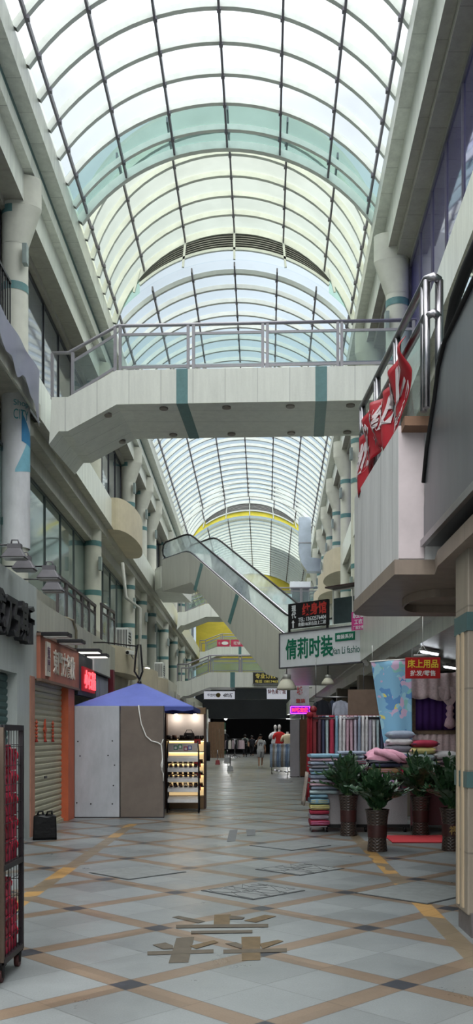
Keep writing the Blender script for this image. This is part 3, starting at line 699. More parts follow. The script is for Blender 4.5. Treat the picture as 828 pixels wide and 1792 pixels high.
# ---------------------------------------------------------------- right foreground: balcony box, grey escalator flank, pillar
PANW = clad('white_panel', (206,206,206), pitch=.55, dirt=.22, joint=.3); PINKW = mat('pinkish_plaster', (200,188,190), .6, var=.12, scale=2)
BSOF = clad('balcony_soffit', (140,126,114), pitch=1.1, dirt=.2)
root = senv('wall_right_balcony')
bp = [(1.235, 8.0), (1.108, 10.4), (1.2, 10.55), (3.4, 10.55), (3.4, 8.0)]
q = MB(); q.prism(bp, lambda u, v, d: (u, v, d), H+1.55, H+2.72); q.build('balcony_panel', PANW, root)
q = MB(); q.box(1.238, 1.46, 7.985, 8.0, H+1.56, H+2.72); q.build('end_panel', PINKW, root)
q = MB(); q.box(1.26, 1.60, 7.80, 7.985, H+2.66, H+2.74); q.build('ledge', mat('rust_brown', (122,92,72), .7, var=.2), root)
sp = [(1.2,7.98),(1.10,10.42),(1.14,10.62),(1.3,10.75),(6.9,10.75),(6.9,-6.0),(1.5,-6.0),(1.5,7.6),(1.55,7.98)]
q = MB(); q.prism(sp, lambda u, v, d: (u, v, d), H+1.42, H+1.55); q.build('soffit', BSOF, root)
q = MB(); n = 18
ring = [(1.75-.25*math.cos(math.pi*(k/n-.5)), 9.3+.55*math.sin(math.pi*(k/n-.5))) for k in range(n+1)]
for a, b in zip(ring+[(3.0, 9.85)], (ring+[(3.0, 9.85)])[1:]): q.add([(a[0],a[1],H+1.418),(b[0],b[1],H+1.418),(b[0],b[1],H+1.34),(a[0],a[1],H+1.34)], [(0,1,2,3)])
q.add([(3.0,8.75,H+1.418),ring[0]+(H+1.418,),ring[0]+(H+1.34,),(3.0,8.75,H+1.34)], [(0,1,2,3)]); q.build('recess_rim', BSOF, root, solid=.02)
for x, y in ((1.95, 8.3), (2.35, 9.4)):
    q = MB(); q.tube([(x,y,H+1.44),(x,y,H+1.405)], .09, 16); q.build('downlight', mat('downlight_rim', (120,112,104), .4, .4), root)
# stainless guard rail
a, b = Vector((1.40,7.55,H+2.72)), Vector((1.20,10.5,H+2.72))
t = thing('guard_rail', 'polished stainless guard rail with double bars and glass above the white balcony panels', 'railing', a, 0); d = b-a
for z in (1.06, .76):
    q = MB(); q.tube([(.10,-.02,z-.02),(.05,-.05,z),(0,0,z),d+Vector((0,0,z))], .035, 10); q.build('bar', STEEL, t)
for k in (0, .36, .68, 1):
    for s in (0, .035):
        p = d*min(1, k+s*.9); p = p if k < 1 else d*(1-s)
        q = MB(); q.tube([p, p+Vector((0,0,1.05))], .03, 10); q.build('post', STEEL, t)
for k0, k1 in ((.05,.34),(.41,.66),(.73,.96)):
    q = MB(); q.add([d*k0+Vector((0,0,.06)), d*k1+Vector((0,0,.06)), d*k1+Vector((0,0,.72)), d*k0+Vector((0,0,.72))], [(0,1,2,3)]); q.build('pane', G_BAL, t)
q = MB(); q.tube([(.10,-.02,0),(.10,-.02,1.04)], .035, 10); q.build('post', STEEL, t)
# red banner tied to the rail
t = thing('red_banner', 'crumpled red banner with white characters draped on the stainless guard rail', 'banner', a, 0)
def ban(u, v):
    p = d*(.16+.80*u); sag = .10*math.sin(math.pi*((u*2) % 1)); 
    zt = .80-.06*u-.10*abs(math.sin(u*math.pi*1.5)); hgt = .62+.12*math.sin(u*9)-.32*max(0, .12-u)/.12
    return (p.x-.06-.03*math.sin(u*34+v*4)-.03*math.sin(v*5+u*11), p.y, zt-hgt*v)
q = MB(); q.grid(ban, 60, 12); q.build('cloth', mat('banner_red', (150,24,36), .45, var=.10, scale=5), t, solid=.004)
def onban(c):
    u = max(0,min(1,c.x)); v = max(0,min(1,-c.z)); p = Vector(ban(u, v)); p.x += -.012+c.y; return p
WL = mat('banner_white', (186,176,178), .6, var=.1)
for s, u0, u1, v0, v1, bd in (('东门', .04,.17,.72,.90,.01), ('床上', .06,.36,.10,.62,.03), ('家纺', .40,.66,.15,.68,.03), ('批发', .70,.94,.15,.68,.03)):
    # reads along the street from the far end towards the viewer side of the rail
    text(t, s, (u0+u1)/2, -(v0+v1)/2, u1-u0, v1-v0, WL, 0, .004, bd, 'lettering', bend=lambda c, u0=u0, u1=u1: onban(Vector((u0+u1-c.x, c.y, c.z))))
# grey escalator flank coming towards the viewer
t = thing('grey_escalator', 'dark grey steel escalator side with black handrail at the upper right edge', 'escalator', (1.45, 3.0, H), 0)
GST = mat('brushed_grey_steel', (106,108,112), .35, .55, var=.22, scale=1.6, stretch=(1,1.4,.35))
pr = [(0,1.60),(4.95,1.66),(4.95,2.0),(4.80,2.40),(4.42,2.72),(4.25,2.92),(4.0,3.02),(0,3.02)]
q = MB(); q.prism(pr, lambda u, v, dd: (dd, u, v), 0, 1.0); q.build('side_panel', GST, t)
q = MB(); q.tube([(-.01,4.9,2.2),(-.01,4.75,2.45),(-.01,4.42,2.74),(-.01,4.25,2.94),(-.01,4.0,3.04),(-.01,0,3.04)], .02, 6); q.build('edge_seal', BLACK, t)
q = MB(); q.bar((-.01,0,1.62),(-.01,4.95,1.68),.04,.06); q.build('bottom_trim', STEEL, t)
for xx in (.08, .92):
    q = MB(); q.tube([(xx,0,3.42),(xx,3.7,3.42),(xx,4.05,3.38),(xx,4.25,3.25),(xx,4.33,3.05),(xx,4.30,2.85)], .045, 10); q.build('handrail', BLACK, t)
    q = MB(); q.add([(xx,0,3.0),(xx,0,3.40),(xx,3.7,3.40),(xx,4.03,3.36),(xx,4.22,3.23),(xx,4.28,3.03),(xx,4.25,2.9)], [(0,1,2,3,4,5,6)]); q.build('glass_side', G_ESC, t)
q = MB(); q.tube([(.02,4.42,2.72),(.02,4.42,3.02),(.02,4.36,3.08),(.02,4.2,3.1)], .022, 8); q.build('grab_bar', STEEL, t)
# pillar
PILM = clad('pillar_tile', (136,127,114), pitch=20, zpitch=.62, dirt=.25)
root = struct(bpy.data.objects.new('pillar', None)); C.objects.link(root)
q = MB(); q.box(1.58,2.3,6.86,7.28,.16,H+1.43); q.build('shaft', PILM, root, bevel=.012)
q = MB(); q.box(1.60,2.32,6.82,7.26,0,.18); q.build('plinth', mat('plinth_granite', (96,92,92), .5, var=.2, scale=12), root)
for z0, z1 in ((H+.80,H+.94),(H-.38,H-.26)):
    q = MB(); q.box(1.572,2.31,6.852,7.288,z0,z1); q.build('band', mat('dark_teal_tile', (62,88,88), .4), root)
q = MB(); q.box(1.566,1.582,6.97,7.03,.2,H+.8); q.box(1.566,1.582,7.13,7.18,.2,H+.8); q.box(1.63,1.68,6.845,6.862,.2,H+.8); q.build('timber_strip', mat('raw_timber', (164,148,124), .7, var=.15, scale=3, stretch=(8,8,.6)), root)
for y, x in ((17.3,2.5),(22.4,2.5),(28.5,2.5),(35.2,2.55),(39.5,2.6),(45,2.7),(51,2.8),(57,2.9),(63,3.0)):
    q = MB(); q.box(x,x+.45,y,y+.45,0,H+1.52); root2 = struct(q.build('pillar', PILM))
# dark shop walls on the right ground floor
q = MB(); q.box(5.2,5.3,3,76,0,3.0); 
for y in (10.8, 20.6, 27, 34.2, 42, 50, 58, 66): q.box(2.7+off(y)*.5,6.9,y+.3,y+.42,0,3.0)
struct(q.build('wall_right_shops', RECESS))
# far hall under the upper storeys
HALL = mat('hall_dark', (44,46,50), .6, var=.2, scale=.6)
root = senv('wall_far_hall')
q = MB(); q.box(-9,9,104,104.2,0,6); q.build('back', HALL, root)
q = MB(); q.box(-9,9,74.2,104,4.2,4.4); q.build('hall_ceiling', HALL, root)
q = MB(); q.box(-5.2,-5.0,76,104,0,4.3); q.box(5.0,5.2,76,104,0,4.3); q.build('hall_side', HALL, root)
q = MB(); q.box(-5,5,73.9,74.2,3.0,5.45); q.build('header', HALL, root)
# ---------------------------------------------------------------- kiosk on the left
def board(name, label, x0, x1, y, z1, m, edge):
    t = thing(name, label, 'board', ((x0+x1)/2, y, 0), 0, None); w2 = (x1-x0)/2
    q = MB(); q.box(-w2, w2, -.02, .02, .01, z1); q.build('panel', m, t, bevel=.004)
    q = MB(); q.box(-w2, w2, -.025, .025, 0, .02); q.box(w2-.012, w2+.002, -.024, .024, .02, z1); q.build('edge_strip', edge, t)
    return t
ZINC = mat('galvanised_sheet', (176,180,186), .5, .15, var=.14, scale=2.5, stretch=(1.5,1,.6)); UMB = mat('brown_hardboard', (112,102,94), .65, var=.16, scale=2.2)
tb = board('kiosk_panel', 'light grey scuffed metal sheet panel standing beside the orange door frame', -3.39, -2.545, 17.0, 2.08, ZINC, DARK)
q = MB()
for x, z in ((-.36,1.42),(.28,1.43),(-.32,1.15),(.2,1.16),(.32,.98),(.3,.6),(-.38,.28),(-.12,.26),(.28,.26)): q.tube([(x,-.022,z),(x,-.03,z)], .014, 8)
q.build('screw_heads', DARK, tb)
board('kiosk_panel', 'plain brown hardboard panel standing beside the shoe cabinet', -2.535, -1.725, 17.0, 2.08, UMB, DARK)
t = thing('cable', 'white cable hanging loose down the brown hardboard panel', 'cable', (-2.2, 16.965, 0))
q = MB(); q.tube([(0,.02,2.09),(.01,-.01,2.0),(.05,-.01,1.75),(.14,-.01,1.52),(.24,-.01,1.43),(.36,-.01,1.40),(.42,-.01,1.36),(.44,-.01,1.2),(.45,-.01,1.0),(.43,-.01,.9),(.46,-.01,.82),(.46,-.01,.68)], .012, 6)
q.build('cord', WHITE, t)
q = MB(); q.tube([(.42,-.012,1.36),(.46,-.012,1.46)], .01, 6); q.tube([(.45,-.02,1.1),(.42,-.02,.98),(.45,-.02,.86)], .01, 6); q.build('tail', WHITE, t)
BLUE = mat('blue_canvas', (96,110,186), .7, var=.08, scale=3)
t = thing('market_canopy', 'blue pyramid market canopy over the boarded kiosk', 'canopy', (-2.33, 18.10, 0))
hw, hd, ze, za = 1.14, 1.02, 2.07, 2.58
def can(x, y):                                       # straight ridges, slightly sagging slopes, sampled on square rings
    r = max(abs(x)/hw, abs(y)/hd); k = 1-abs(abs(x)/hw-abs(y)/hd)/(r+1e-6)
    return (x, y, za-(za-ze)*r-.05*math.sin(math.pi*min(1, r))*(1-k)*.9)
q = MB(); q.grid(lambda u, v: can((2*u-1)*hw, (2*v-1)*hd), 24, 24, smooth=True); q.build('roof', BLUE, t, solid=.01)
q = MB()
for s, (a, b) in enumerate((((-hw,-hd),(hw,-hd)), ((hw,-hd),(hw,hd)), ((hw,hd),(-hw,hd)), ((-hw,hd),(-hw,-hd)))):
    n = 12
    for k in range(n):
        x0, y0 = a[0]+(b[0]-a[0])*k/n, a[1]+(b[1]-a[1])*k/n; x1, y1 = a[0]+(b[0]-a[0])*(k+1)/n, a[1]+(b[1]-a[1])*(k+1)/n
        q.add([(x0,y0,ze),(x1,y1,ze),(x1,y1,ze-.06-.03*((k+1)%2)),(x0,y0,ze-.06-.03*(k%2))], [(0,1,2,3)])
q.build('valance', mat('blue_valance', (70,82,150), .7), t, solid=.006)
for sx in (-1, 1):
    for sy in (-1, 1):
        yy = sy*(hd-.06); lx_ = -(hw-.06) if sx < 0 else (.46 if sy < 0 else .34)
        q = MB(); q.box(lx_-.02, lx_+.02, yy-.02, yy+.02, 0, ze-.01); q.build('leg', STEEL, t)
q = MB(); q.tube([(0,0,za-.02),(.0,0,za+.02),(0,0,za+.05)], [.05,.04,.01], 8); q.build('finial', DARK, t)
t = thing('cable', 'black cable looping down to the tip of the blue canopy', 'cable', (-2.33, 18.12, 2.58))
q = MB(); q.tube([(0,0,.06),(-.10,0,.22),(-.08,0,.5),(-.04,0,.75),(.02,0,.75),(.04,0,.5),(.06,0,.22),(0.0,0,.06)], .02, 6); q.build('cord', BLACK, t)
q = MB(); q.tube([(-.04,0,.72),(-.8,.6,.86),(-1.1,1.0,.9)], .015, 6); q.build('lead', BLACK, t)

# shoe cabinet with lit shelves
WOOD = mat('walnut_edge', (74,54,44), .5, var=.15, scale=6); CREAM = mat('cream_glow', (214,196,160), .6, var=.04, emit=(240,212,160), es=.42); BRN = mat('brown_board', (120,96,68), .6, var=.1)  # cream back panel has an added glow so the shelf backs look lit
t = thing('shoe_cabinet', 'brown display cabinet of lit shelves with shoes, right end of the kiosk', 'cabinet', (-1.51, 19.2, 0))
q = MB(); q.box(-.41,.41,.33,.36,.0,2.1); q.build('back_panel', CREAM, t)
for s in (-1, 1):
    q = MB(); q.box(s*.41-.02, s*.41+.02, -.02, .36, 0, 2.1); q.build('side_panel', WOOD, t)
q = MB(); q.box(-.43,.43,-.03,.36,1.99,2.12); q.build('top_board', BRN, t)
q = MB(); q.box(-.39,.39,.27,.329,1.47,1.985); q.build('pale_lining', mat('lining_grey', (178,170,166), .6, var=.05), t)
q = MB(); q.box(-.39,.39,-.02,.33,.0,.24); q.build('base_board', BRN, t)
SH = (1.44, 1.20, .96, .72, .47, .26)
for z in SH:
    q = MB(); q.box(-.39,.39,-.02,.33,z-.02,z); q.build('shelf', WOOD, t)
    if z > .3:
        q = MB(); q.box(-.37,.37,.27,.325,z-.032,z-.021); q.build('light_strip', mat('warm_strip', (255,226,170), .5, emit=(255,222,160), es=3.2), t)
for x in (-.2, .2):
    q = MB(); q.tube([(x,.1,1.99),(x,.1,1.975)], .035, 12); q.build('spotlight', mat('spot_lit', (255,250,235), .4, emit=(255,245,225), es=5), t)
    l_ = bpy.data.lights.new('cabinet_spot', 'POINT'); l_.energy = 2.2; l_.color = (1,.93,.82); l_.shadow_soft_size = .04; lo_ = bpy.data.objects.new('cabinet_spot', l_); C.objects.link(lo_); lo_.parent = t; lo_.location = (x, .1, 1.92)
# one sandal, then copies
LEATH = [mat('leather_'+n, c, .5, var=.15, scale=20) for n, c in (('tan', (150,104,66)), ('black', (34,30,32)), ('brown', (90,58,42)), ('cream', (206,188,160)))]
SOLE = mat('shoe_sole', (60,46,38), .6)
def shoe(label, mi, loc, group, s=1.0, rz=0.0):
    r = thing('sandal', label, 'shoe', loc, rz, group)
    q = MB(); n = 14; o = [(.036*math.sin(2*math.pi*k/n)*(1+.25*math.cos(2*math.pi*k/n)), .10*math.cos(2*math.pi*k/n)) for k in range(n)]
    q.prism(o, lambda u, v, d: (u, v, d+max(0, v+.02)*.25), .0, .016); q.build('sole', SOLE, r)
    q = MB(); q.grid(lambda u, v: (.038*math.cos(math.pi*u), -.075+.07*v, .014+.045*math.sin(math.pi*u)*(.7+.3*v)), 8, 3); q.build('upper', LEATH[mi], r, solid=.004)
    q = MB(); q.grid(lambda u, v: (.034*math.cos(math.pi*u), .055+.04*math.sin(math.pi*u), .03+.045*v), 8, 2); q.build('heel_strap', LEATH[mi], r, solid=.004)
    r.scale = (s, s, s); return r
first = {}
def put_shoe(x, y, z, mi, label, group, s=1.0, rz=0.0):
    if mi not in first: first[mi] = shoe(label, mi, (x, y, z), group, s, rz); return first[mi]
    return dup(first[mi], (x, y, z), rz, label, group, (s, s, s))
names = ['tan', 'black', 'brown', 'cream']; lev = ['second shelf from the top', 'third shelf from the top', 'fourth shelf from the top', 'fifth shelf from the top']
for k, x in enumerate((-.33, -.23, -.10, .02)):
    put_shoe(-1.51+x, 19.2+.12, 1.441, (1, 2, 1, 1)[k], 'dark sandal on the tall top shelf of the lit cabinet, left group', 'dark sandals at the left of the cabinet top shelf', 1.35, R(160+20*k))
for k, x in enumerate((.22, .32)):
    put_shoe(-1.51+x, 19.2+.12, 1.441, 1, 'black sandal on the tall top shelf of the lit cabinet, right pair', 'black sandals at the right of the cabinet top shelf', 1.25, R(200))
for j, z in enumerate(SH[2:5]):
    for k in range(7):
        put_shoe(-1.51-.33+.11*k, 19.31, z+.001, (k*3+j) % 4, '%s sandal in the row on the %s of the lit cabinet' % (names[(k*3+j) % 4], lev[j+1]), '%s sandals on cabinet %s' % (names[(k*3+j) % 4], lev[j+1]), 1.0, R(180))
# bag on the top shelf
t = thing('handbag', 'small dark handbag lying among sandals on the cabinet top shelf', 'bag', (-1.44, 19.36, 1.441))
q = MB(); q.grid(lambda u, v: ((.10+.03*math.cos(math.pi*v/2))*math.cos(2*math.pi*u), .035*math.sin(2*math.pi*u), .15*v), 16, 5); q.build('pouch', LEATH[1], t)
q = MB(); q.tube([(-.08,0,.14),(-.05,0,.21),(.05,0,.21),(.08,0,.14)], .008, 6); q.build('handle', LEATH[1], t)
# red price tickets clipped on the cabinet shelf edges
REDT = mat('ticket_red', (168,40,36), .5)
for k, z in enumerate((1.44, .96, .72, .47)):
    t = thing('price_ticket', 'red price ticket on the right of the cabinet, %s from the top' % ['first', 'second', 'third', 'fourth'][k], 'ticket', (-1.51+.26, 19.16, z), 0, 'red price tickets on the shoe cabinet')
    q = MB(); q.box(-.07,.07,-.012,.0,-.085,.02); q.build('card', REDT, t)
    q = MB(); q.box(-.05,.05,-.001,.05,.0,.006); q.build('clip', DARK, t)
# free-standing shoe rack with white shelf fronts
t = thing('shoe_rack', 'black wire shoe rack with white sloping shelves in front of the lit cabinet', 'rack', (-1.47, 18.1, 0))
for s in (-1, 1):
    q = MB(); q.tube([(s*.31,0,0),(s*.31,.02,1.25),(s*.29,.06,1.42)], .014, 8); q.build('upright', DARK, t)
    q = MB(); q.tube([(s*.31,.36,0),(s*.31,.10,1.25)], .012, 8); q.build('rear_leg', DARK, t)
    q = MB(); q.tube([(s*.31,0,.02),(s*.31,.36,.02)], .012, 6); q.build('foot_bar', DARK, t)
q = MB(); q.bar((-.31,0,.02),(.31,0,.02),.02,.02); q.bar((-.31,.36,.02),(.31,.36,.02),.02,.02); q.build('cross_bar', DARK, t)
SW = mat('shelf_white', (226,224,222), .5)
RZ = (1.06, .86, .66, .46, .25)
for z in RZ:
    q = MB(); q.prism([(-.01,.02),(-.01,-.045),(.0,-.05),(.22,.05),(.22,.065)], lambda u, v, d, z=z: (d, u, v+z), -.30, .30); q.build('shelf', SW, t)
q = MB(); q.box(-.29,.29,-.02,.02,1.20,1.38); q.build('header_card', mat('header_grey', (190,180,174), .6), t, bevel=.006)
for x, c, tlt in ((-.14, (70,130,96), 0), (-.05, (56,140,90), .02), (.06, (170,70,92), -.02), (.14, (86,104,170), 0)):
    q = MB(); q.box(x-.04, x+.04, -.026, -.018, 1.25+tlt, 1.335+tlt); c_ = q.build('payment_card', mat('card_%d' % c[0], c, .5), t)
    q = MB(); q.box(x-.022, x+.022, -.03, -.026, 1.265+tlt, 1.315+tlt); q.build('card_blank', SW, c_)
for j, z in enumerate(RZ[1:4]):
    for k in range(6):
        put_shoe(-1.47-.245+.098*k, 18.1+.12, z+.045, (k+j*2) % 4, '%s sandal on the %s white shelf of the wire rack' % (names[(k+j*2) % 4], ['second', 'third', 'fourth'][j]), '%s sandals on the %s rack shelf' % (names[(k+j*2) % 4], ['second', 'third', 'fourth'][j]), .85, R(180))

# ---------------------------------------------------------------- wire trolley with red boxes, cut by the left edge
t = thing('wire_trolley', 'black wire cage trolley on castors at the left edge, filled with red boxes', 'trolley', (-1.55, 5.0, 0))
TW = 1.0                                              # length towards the viewer is cut by the frame
x0, x1, y0, y1, zb, zt = -.75, 0, .56, 1.02, .13, 1.56
for x in (x0, x1):
    for y in (y0, y1):
        q = MB(); q.box(x-(.018 if y == y1 else .012), x+.012, y-.018, y+.012, zb, zt); q.build('post', DARK if y == y1 else mat('post_rust', (96,84,74), .6, .3), t)
for z in (zb, .70, zt):
    q = MB()
    for a, b in (((x0,y0),(x1,y0)),((x1,y0),(x1,y1)),((x1,y1),(x0,y1)),((x0,y1),(x0,y0))): q.bar((*a,z),(*b,z),.03,.035)
    q.box(x0, x1, y0, y1, z-.012, z-.004) if z < 1.5 else None
    q.build('shelf_frame', DARK, t)
def mesh_side(a, b, nx, nz):
    q = MB(); a, b = Vector(a), Vector(b)
    for k in range(1, nx): p = a.lerp(b, k/nx); q.tube([(p.x,p.y,zb),(p.x,p.y,zt)], .0026, 5)
    for k in range(1, nz): z = zb+(zt-zb)*k/nz; q.tube([(a.x,a.y,z),(b.x,b.y,z)], .0026, 5)
    q.build('wire_side', mat('wire_black', (58,54,56), .4, .6), t)
mesh_side((x1,y0,0), (x1,y1,0), 7, 12); mesh_side((x0,y1,0), (x1,y1,0), 9, 13)
for x, y in ((x1-.02,y1-.03),(x1-.02,y0+.03),(x0+.02,y1-.03),(x0+.02,y0+.03)):
    q = MB(); q.box(x-.03,x+.03,y-.03,y+.03,.10,.125); q.prism([(-.03,.10),(.03,.10),(.012,.03),(-.012,.03)], lambda u, v, d: (d, y+u, v), x-.02, x+.02); c = q.build('caster', BLACK, t)
    q = MB(); q.tube([(x-.014,y,.043),(x+.014,y,.043)], .043, 14); q.build('wheel', mat('caster_red_hub', (70,36,36), .6), c)
REDB = [mat('box_crimson', (158,34,62), .45, var=.10, scale=6), mat('box_rose', (190,56,84), .45, var=.10, scale=6), mat('box_wine', (140,28,50), .45, var=.12, scale=6)]
pos = {.70: 4, zb: 3}
rnd = random.Random(3)
for zs, lname in ((.705, 'upper'), (.135, 'lower')):
    for col in range(3):
        z = zs; n = (5, 5, 5)[col] if zs > .5 else (2, 4, 5)[col]
        hgt = (.145, .15, .13)[col] if zs > .5 else (.16, .12, .105)[col]
        for k in range(n):
            yc = y1-.10-.145*col
            o = thing('gift_box', 'red gift box number %d up in the %s column of the trolley\'s %s shelf' % (k+1, ['far', 'middle', 'near'][col], lname), 'box', (-1.55-.17, 5.0+yc, z+.002), 0, 'red gift boxes in the wire trolley')
            q = MB(); q.box(-.15,.145,-.066,.066,0,hgt*.72); q.build('carton', REDB[(k+col) % 3], o, bevel=.003)
            q = MB(); q.box(-.152,.148,-.068,.068,hgt*.72,hgt-.006); q.build('lid', REDB[(k+col+1) % 3], o, bevel=.003)
            q = MB(); q.tube([(.148,-.02,hgt*.5),(.152,-.02,hgt*.5)], .018, 10); q.build('emblem', mat('box_emblem', (92,18,34), .5), o)
            q = MB(); q.tube([(.15,.03,hgt*.85),(.16,.04,hgt*.7),(.155,.045,hgt*.5)], .005, 5); q.build('ribbon', mat('ribbon_red', (214,44,70), .5), o)
            z += hgt
t = thing('cardboard_sheet', 'pale cardboard sheet at the extreme left edge in front of the trolley', 'cardboard', (-1.545, 5.42, 0))
q = MB(); q.box(-.30,.0,-.015,.015,.02,1.48); q.build('sheet', mat('pale_card', (206,190,172), .7, var=.08), t)
q = MB(); q.box(-.30,.002,-.02,.02,.0,.03); q.build('foot_strip', DARK, t)
# black carrier bag by the shutter
t = thing('black_bag', 'glossy black carrier bag standing against the cream shutter', 'bag', (X(77, 13.4), 13.45, 0), R(14))
BAG = mat('black_plastic', (9,9,11), .35, var=.2, scale=8, spec=.2, bump=.5)
def bagf(u, v):
    a = 2*math.pi*u; sx = max(-1, min(1, 1.5*math.cos(a))); sy = max(-1, min(1, 1.5*math.sin(a))); k = 1-.07*v+.02*math.sin(7*a)*v
    return (.17*sx*k, .12*sy*k, .33*v+.012*math.sin(5*a)*v)
q = MB(); q.grid(bagf, 40, 8); q.add([bagf(k/40, 0) for k in range(40)], [tuple(range(40))]); q.build('body', BAG, t)
q = MB(); q.grid(lambda u, v: (bagf(u, 1)[0]*(1-v), bagf(u, 1)[1]*(1-v*.8), .33+.03*math.sin(math.pi*v)+.01*math.sin(u*30)), 40, 3); q.build('folded_top', BAG, t)
for s in (-.06, .07):
    q = MB(); q.tube([(s-.05,0,.33),(s-.03,.01,.40),(s+.03,-.01,.41),(s+.04,0,.33)], [.02,.014,.016,.02], 6); q.build('handle', BAG, t)

# ---------------------------------------------------------------- bedding stall on the right
CL = [mat('cloth_%s' % n, c, .85, var=.14, scale=14) for n, c in (('greyblue', (140,150,168)), ('lilac', (176,170,184)), ('rose', (186,156,168)), ('mint', (160,178,182)), ('sky', (124,160,180)), ('grey', (126,126,136)),
      ('mauve', (112,94,104)), ('camel', (150,118,84)), ('plum', (92,64,76)), ('yellow', (206,196,130)), ('crimson', (160,48,72)), ('white', (206,204,206)), ('pink', (210,156,178)), ('navy', (60,64,88)), ('taupe', (112,100,98)), ('orchid', (188,144,190)))]
names_c = ['grey-blue','lilac','rose','mint','sky-blue','grey','mauve','camel','plum','yellow','crimson','white','pink','navy','taupe','orchid']
WEAVE = mat('perforated_grey', (150,146,148), .6, var=.1, scale=60); WEAVEW = mat('perforated_wine', (120,74,80), .6, var=.1, scale=60)
t = thing('display_table', 'low stall table with grey perforated front panels on black castors, heaped with bedding', 'table', (1.72, 14.9, 0))
q = MB(); q.box(-.70,.70,-.42,.55,.62,.66); q.build('top', WEAVE, t)
for a, b, m_ in ((-.68,.06,WEAVE),(.08,.66,WEAVE)):
    q = MB(); q.box(a, b, -.42, -.40, .12, .62); q.build('front_panel', m_, t)
q = MB(); q.box(-.70,-.68,-.42,.55,.12,.62); q.build('side_panel', WEAVE, t)
q = MB(); q.box(-.70,.70,-.44,-.40,.07,.12); q.box(-.70,.70,.50,.55,.07,.12); q.build('base_rail', BLACK, t)
for x in (-.62, .0, .62):
    q = MB(); q.tube([(x-.02,-.42,.04),(x+.02,-.42,.04)], .04, 12); q.box(x-.02,x+.02,-.44,-.40,.04,.08); q.build('caster', BLACK, t)
t = thing('display_table', 'second stall table with wine-red front behind the right-hand plants, stacked with pillows', 'table', (2.78, 14.95, 0))
q = MB(); q.box(-.34,.70,-.42,.55,.62,.66); q.build('top', WEAVEW, t)
q = MB(); q.box(-.34,.70,-.42,-.40,.10,.62); q.build('front_panel', WEAVEW, t)
for x in (-.3, .66):
    q = MB(); q.tube([(x-.02,-.40,.05),(x+.02,-.40,.05)], .05, 12); q.box(x-.02,x+.02,-.42,-.38,.05,.10); q.build('caster', BLACK, t)
def folded(label, x, y, z, wd, dp, h, mi, group, rz=0.0):
    sd_ = math.sin(z*91.7+x*37)*43758.5; sd_ -= math.floor(sd_); wd *= .9+.14*sd_; dp *= .93+.1*sd_; rz += R(6)*(sd_-.5); x += .02*(sd_-.5)
    o = thing('folded_sheet', label, 'bedding', (x, y, z), rz, group); rd = random.Random(int(x*100+z*1000))
    ph = rd.random()*6; n = 28
    def prof(a):
        c, s = math.cos(a), math.sin(a); return (abs(c)**.35*(1 if c > 0 else -1), abs(s)**.45*(1 if s > 0 else -1))
    def f(u, v):
        a = 2*math.pi*u; c, s = prof(a); x_ = (2*v-1)*wd/2*(1+.012*math.sin(a*3+ph)); e = 1-.3*(abs(2*v-1)**8)
        return (x_, c*dp/2+.012*math.sin(v*9+ph), h/2+s*h/2*e*(.97+.03*math.sin(v*11+ph)) - .0)
    q = MB(); q.grid(f, n, 14); q.add([f(k/n, 0) for k in range(n)], [tuple(range(n))]); q.add([f(k/n, 1) for k in range(n)], [tuple(range(n))]); b = q.build('cloth', CL[mi], o)
    q = MB()
    for k in range(2):
        zz = h*(.36+.3*k); q.tube([(-wd/2*.96,-dp/2*1.005,zz),(0,-dp/2*1.02+.012*math.sin(4.5+ph),zz+.004),(wd/2*.96,-dp/2*1.005,zz)], h*.05, 5)
    q.build('fold_edge', CL[(mi+5) % len(CL) if h > .07 else mi], o)
    return o
# left tall stack, from the floor shelf outside the table to the top
stk = [(10,.10),(1,.08),(10,.07),(9,.09),(4,.10),(4,.06),(3,.07),(0,.06),(2,.05),(1,.06),(0,.07),(4,.05),(0,.05),(5,.05),(0,.06),(2,.05),(4,.07)]
z = .10
CRATE = thing('wire_stand', 'thin wire stand carrying the tall stack of folded bedding at the stall corner', 'stand', (.98, 14.62, 0))
q = MB()
for x in (-.12,.10):
    for y in (-.2,.2): q.tube([(x,y,0),(x,y,.1)], .008, 6)
q.box(-.14,.12,-.24,.24,.085,.099); q.build('frame', STEEL, CRATE)
for k, (mi, h_) in enumerate(stk):
    top = z+h_ > .66
    wd = .30 if not top else .48
    folded('%s folded sheet, %s of the tall corner stack' % (names_c[mi], 'topmost' if k == len(stk)-1 else 'lowest' if k == 0 else 'layer %d from the bottom' % (k+1)), .985+(.09 if top else 0)+.006*math.sin(k*3), 14.62, z, wd, .5, h_-.003, mi, 'folded sheets in the tall corner stack', R(3*math.sin(k*2)))
    z += h_
for k, (mi, h_) in enumerate(((8,.07),(14,.08),(6,.08),(8,.09),(6,.07),(5,.10),(0,.07),(0,.06))):
    folded('%s folded sheet in the second stack, layer %d from the bottom' % (names_c[mi], k+1), 1.50+.01*math.sin(k), 14.66, .662+sum((.07,.08,.08,.09,.07,.10,.07,.06)[:k]), .46, .5, h_-.003, mi, 'folded sheets in the second stack')
for k, (mi, h_) in enumerate(((12,.09),(15,.10),(15,.07),(7,.10),(13,.07),(5,.06))):
    folded('%s folded sheet in the third stack, layer %d from the bottom' % (names_c[mi], k+1), 2.02+.02*math.sin(k*2), 14.66, .662+sum((.09,.10,.07,.10,.07,.06)[:k]), .50, .5, h_-.003, mi, 'folded sheets in the third stack', R(2*math.sin(k)))
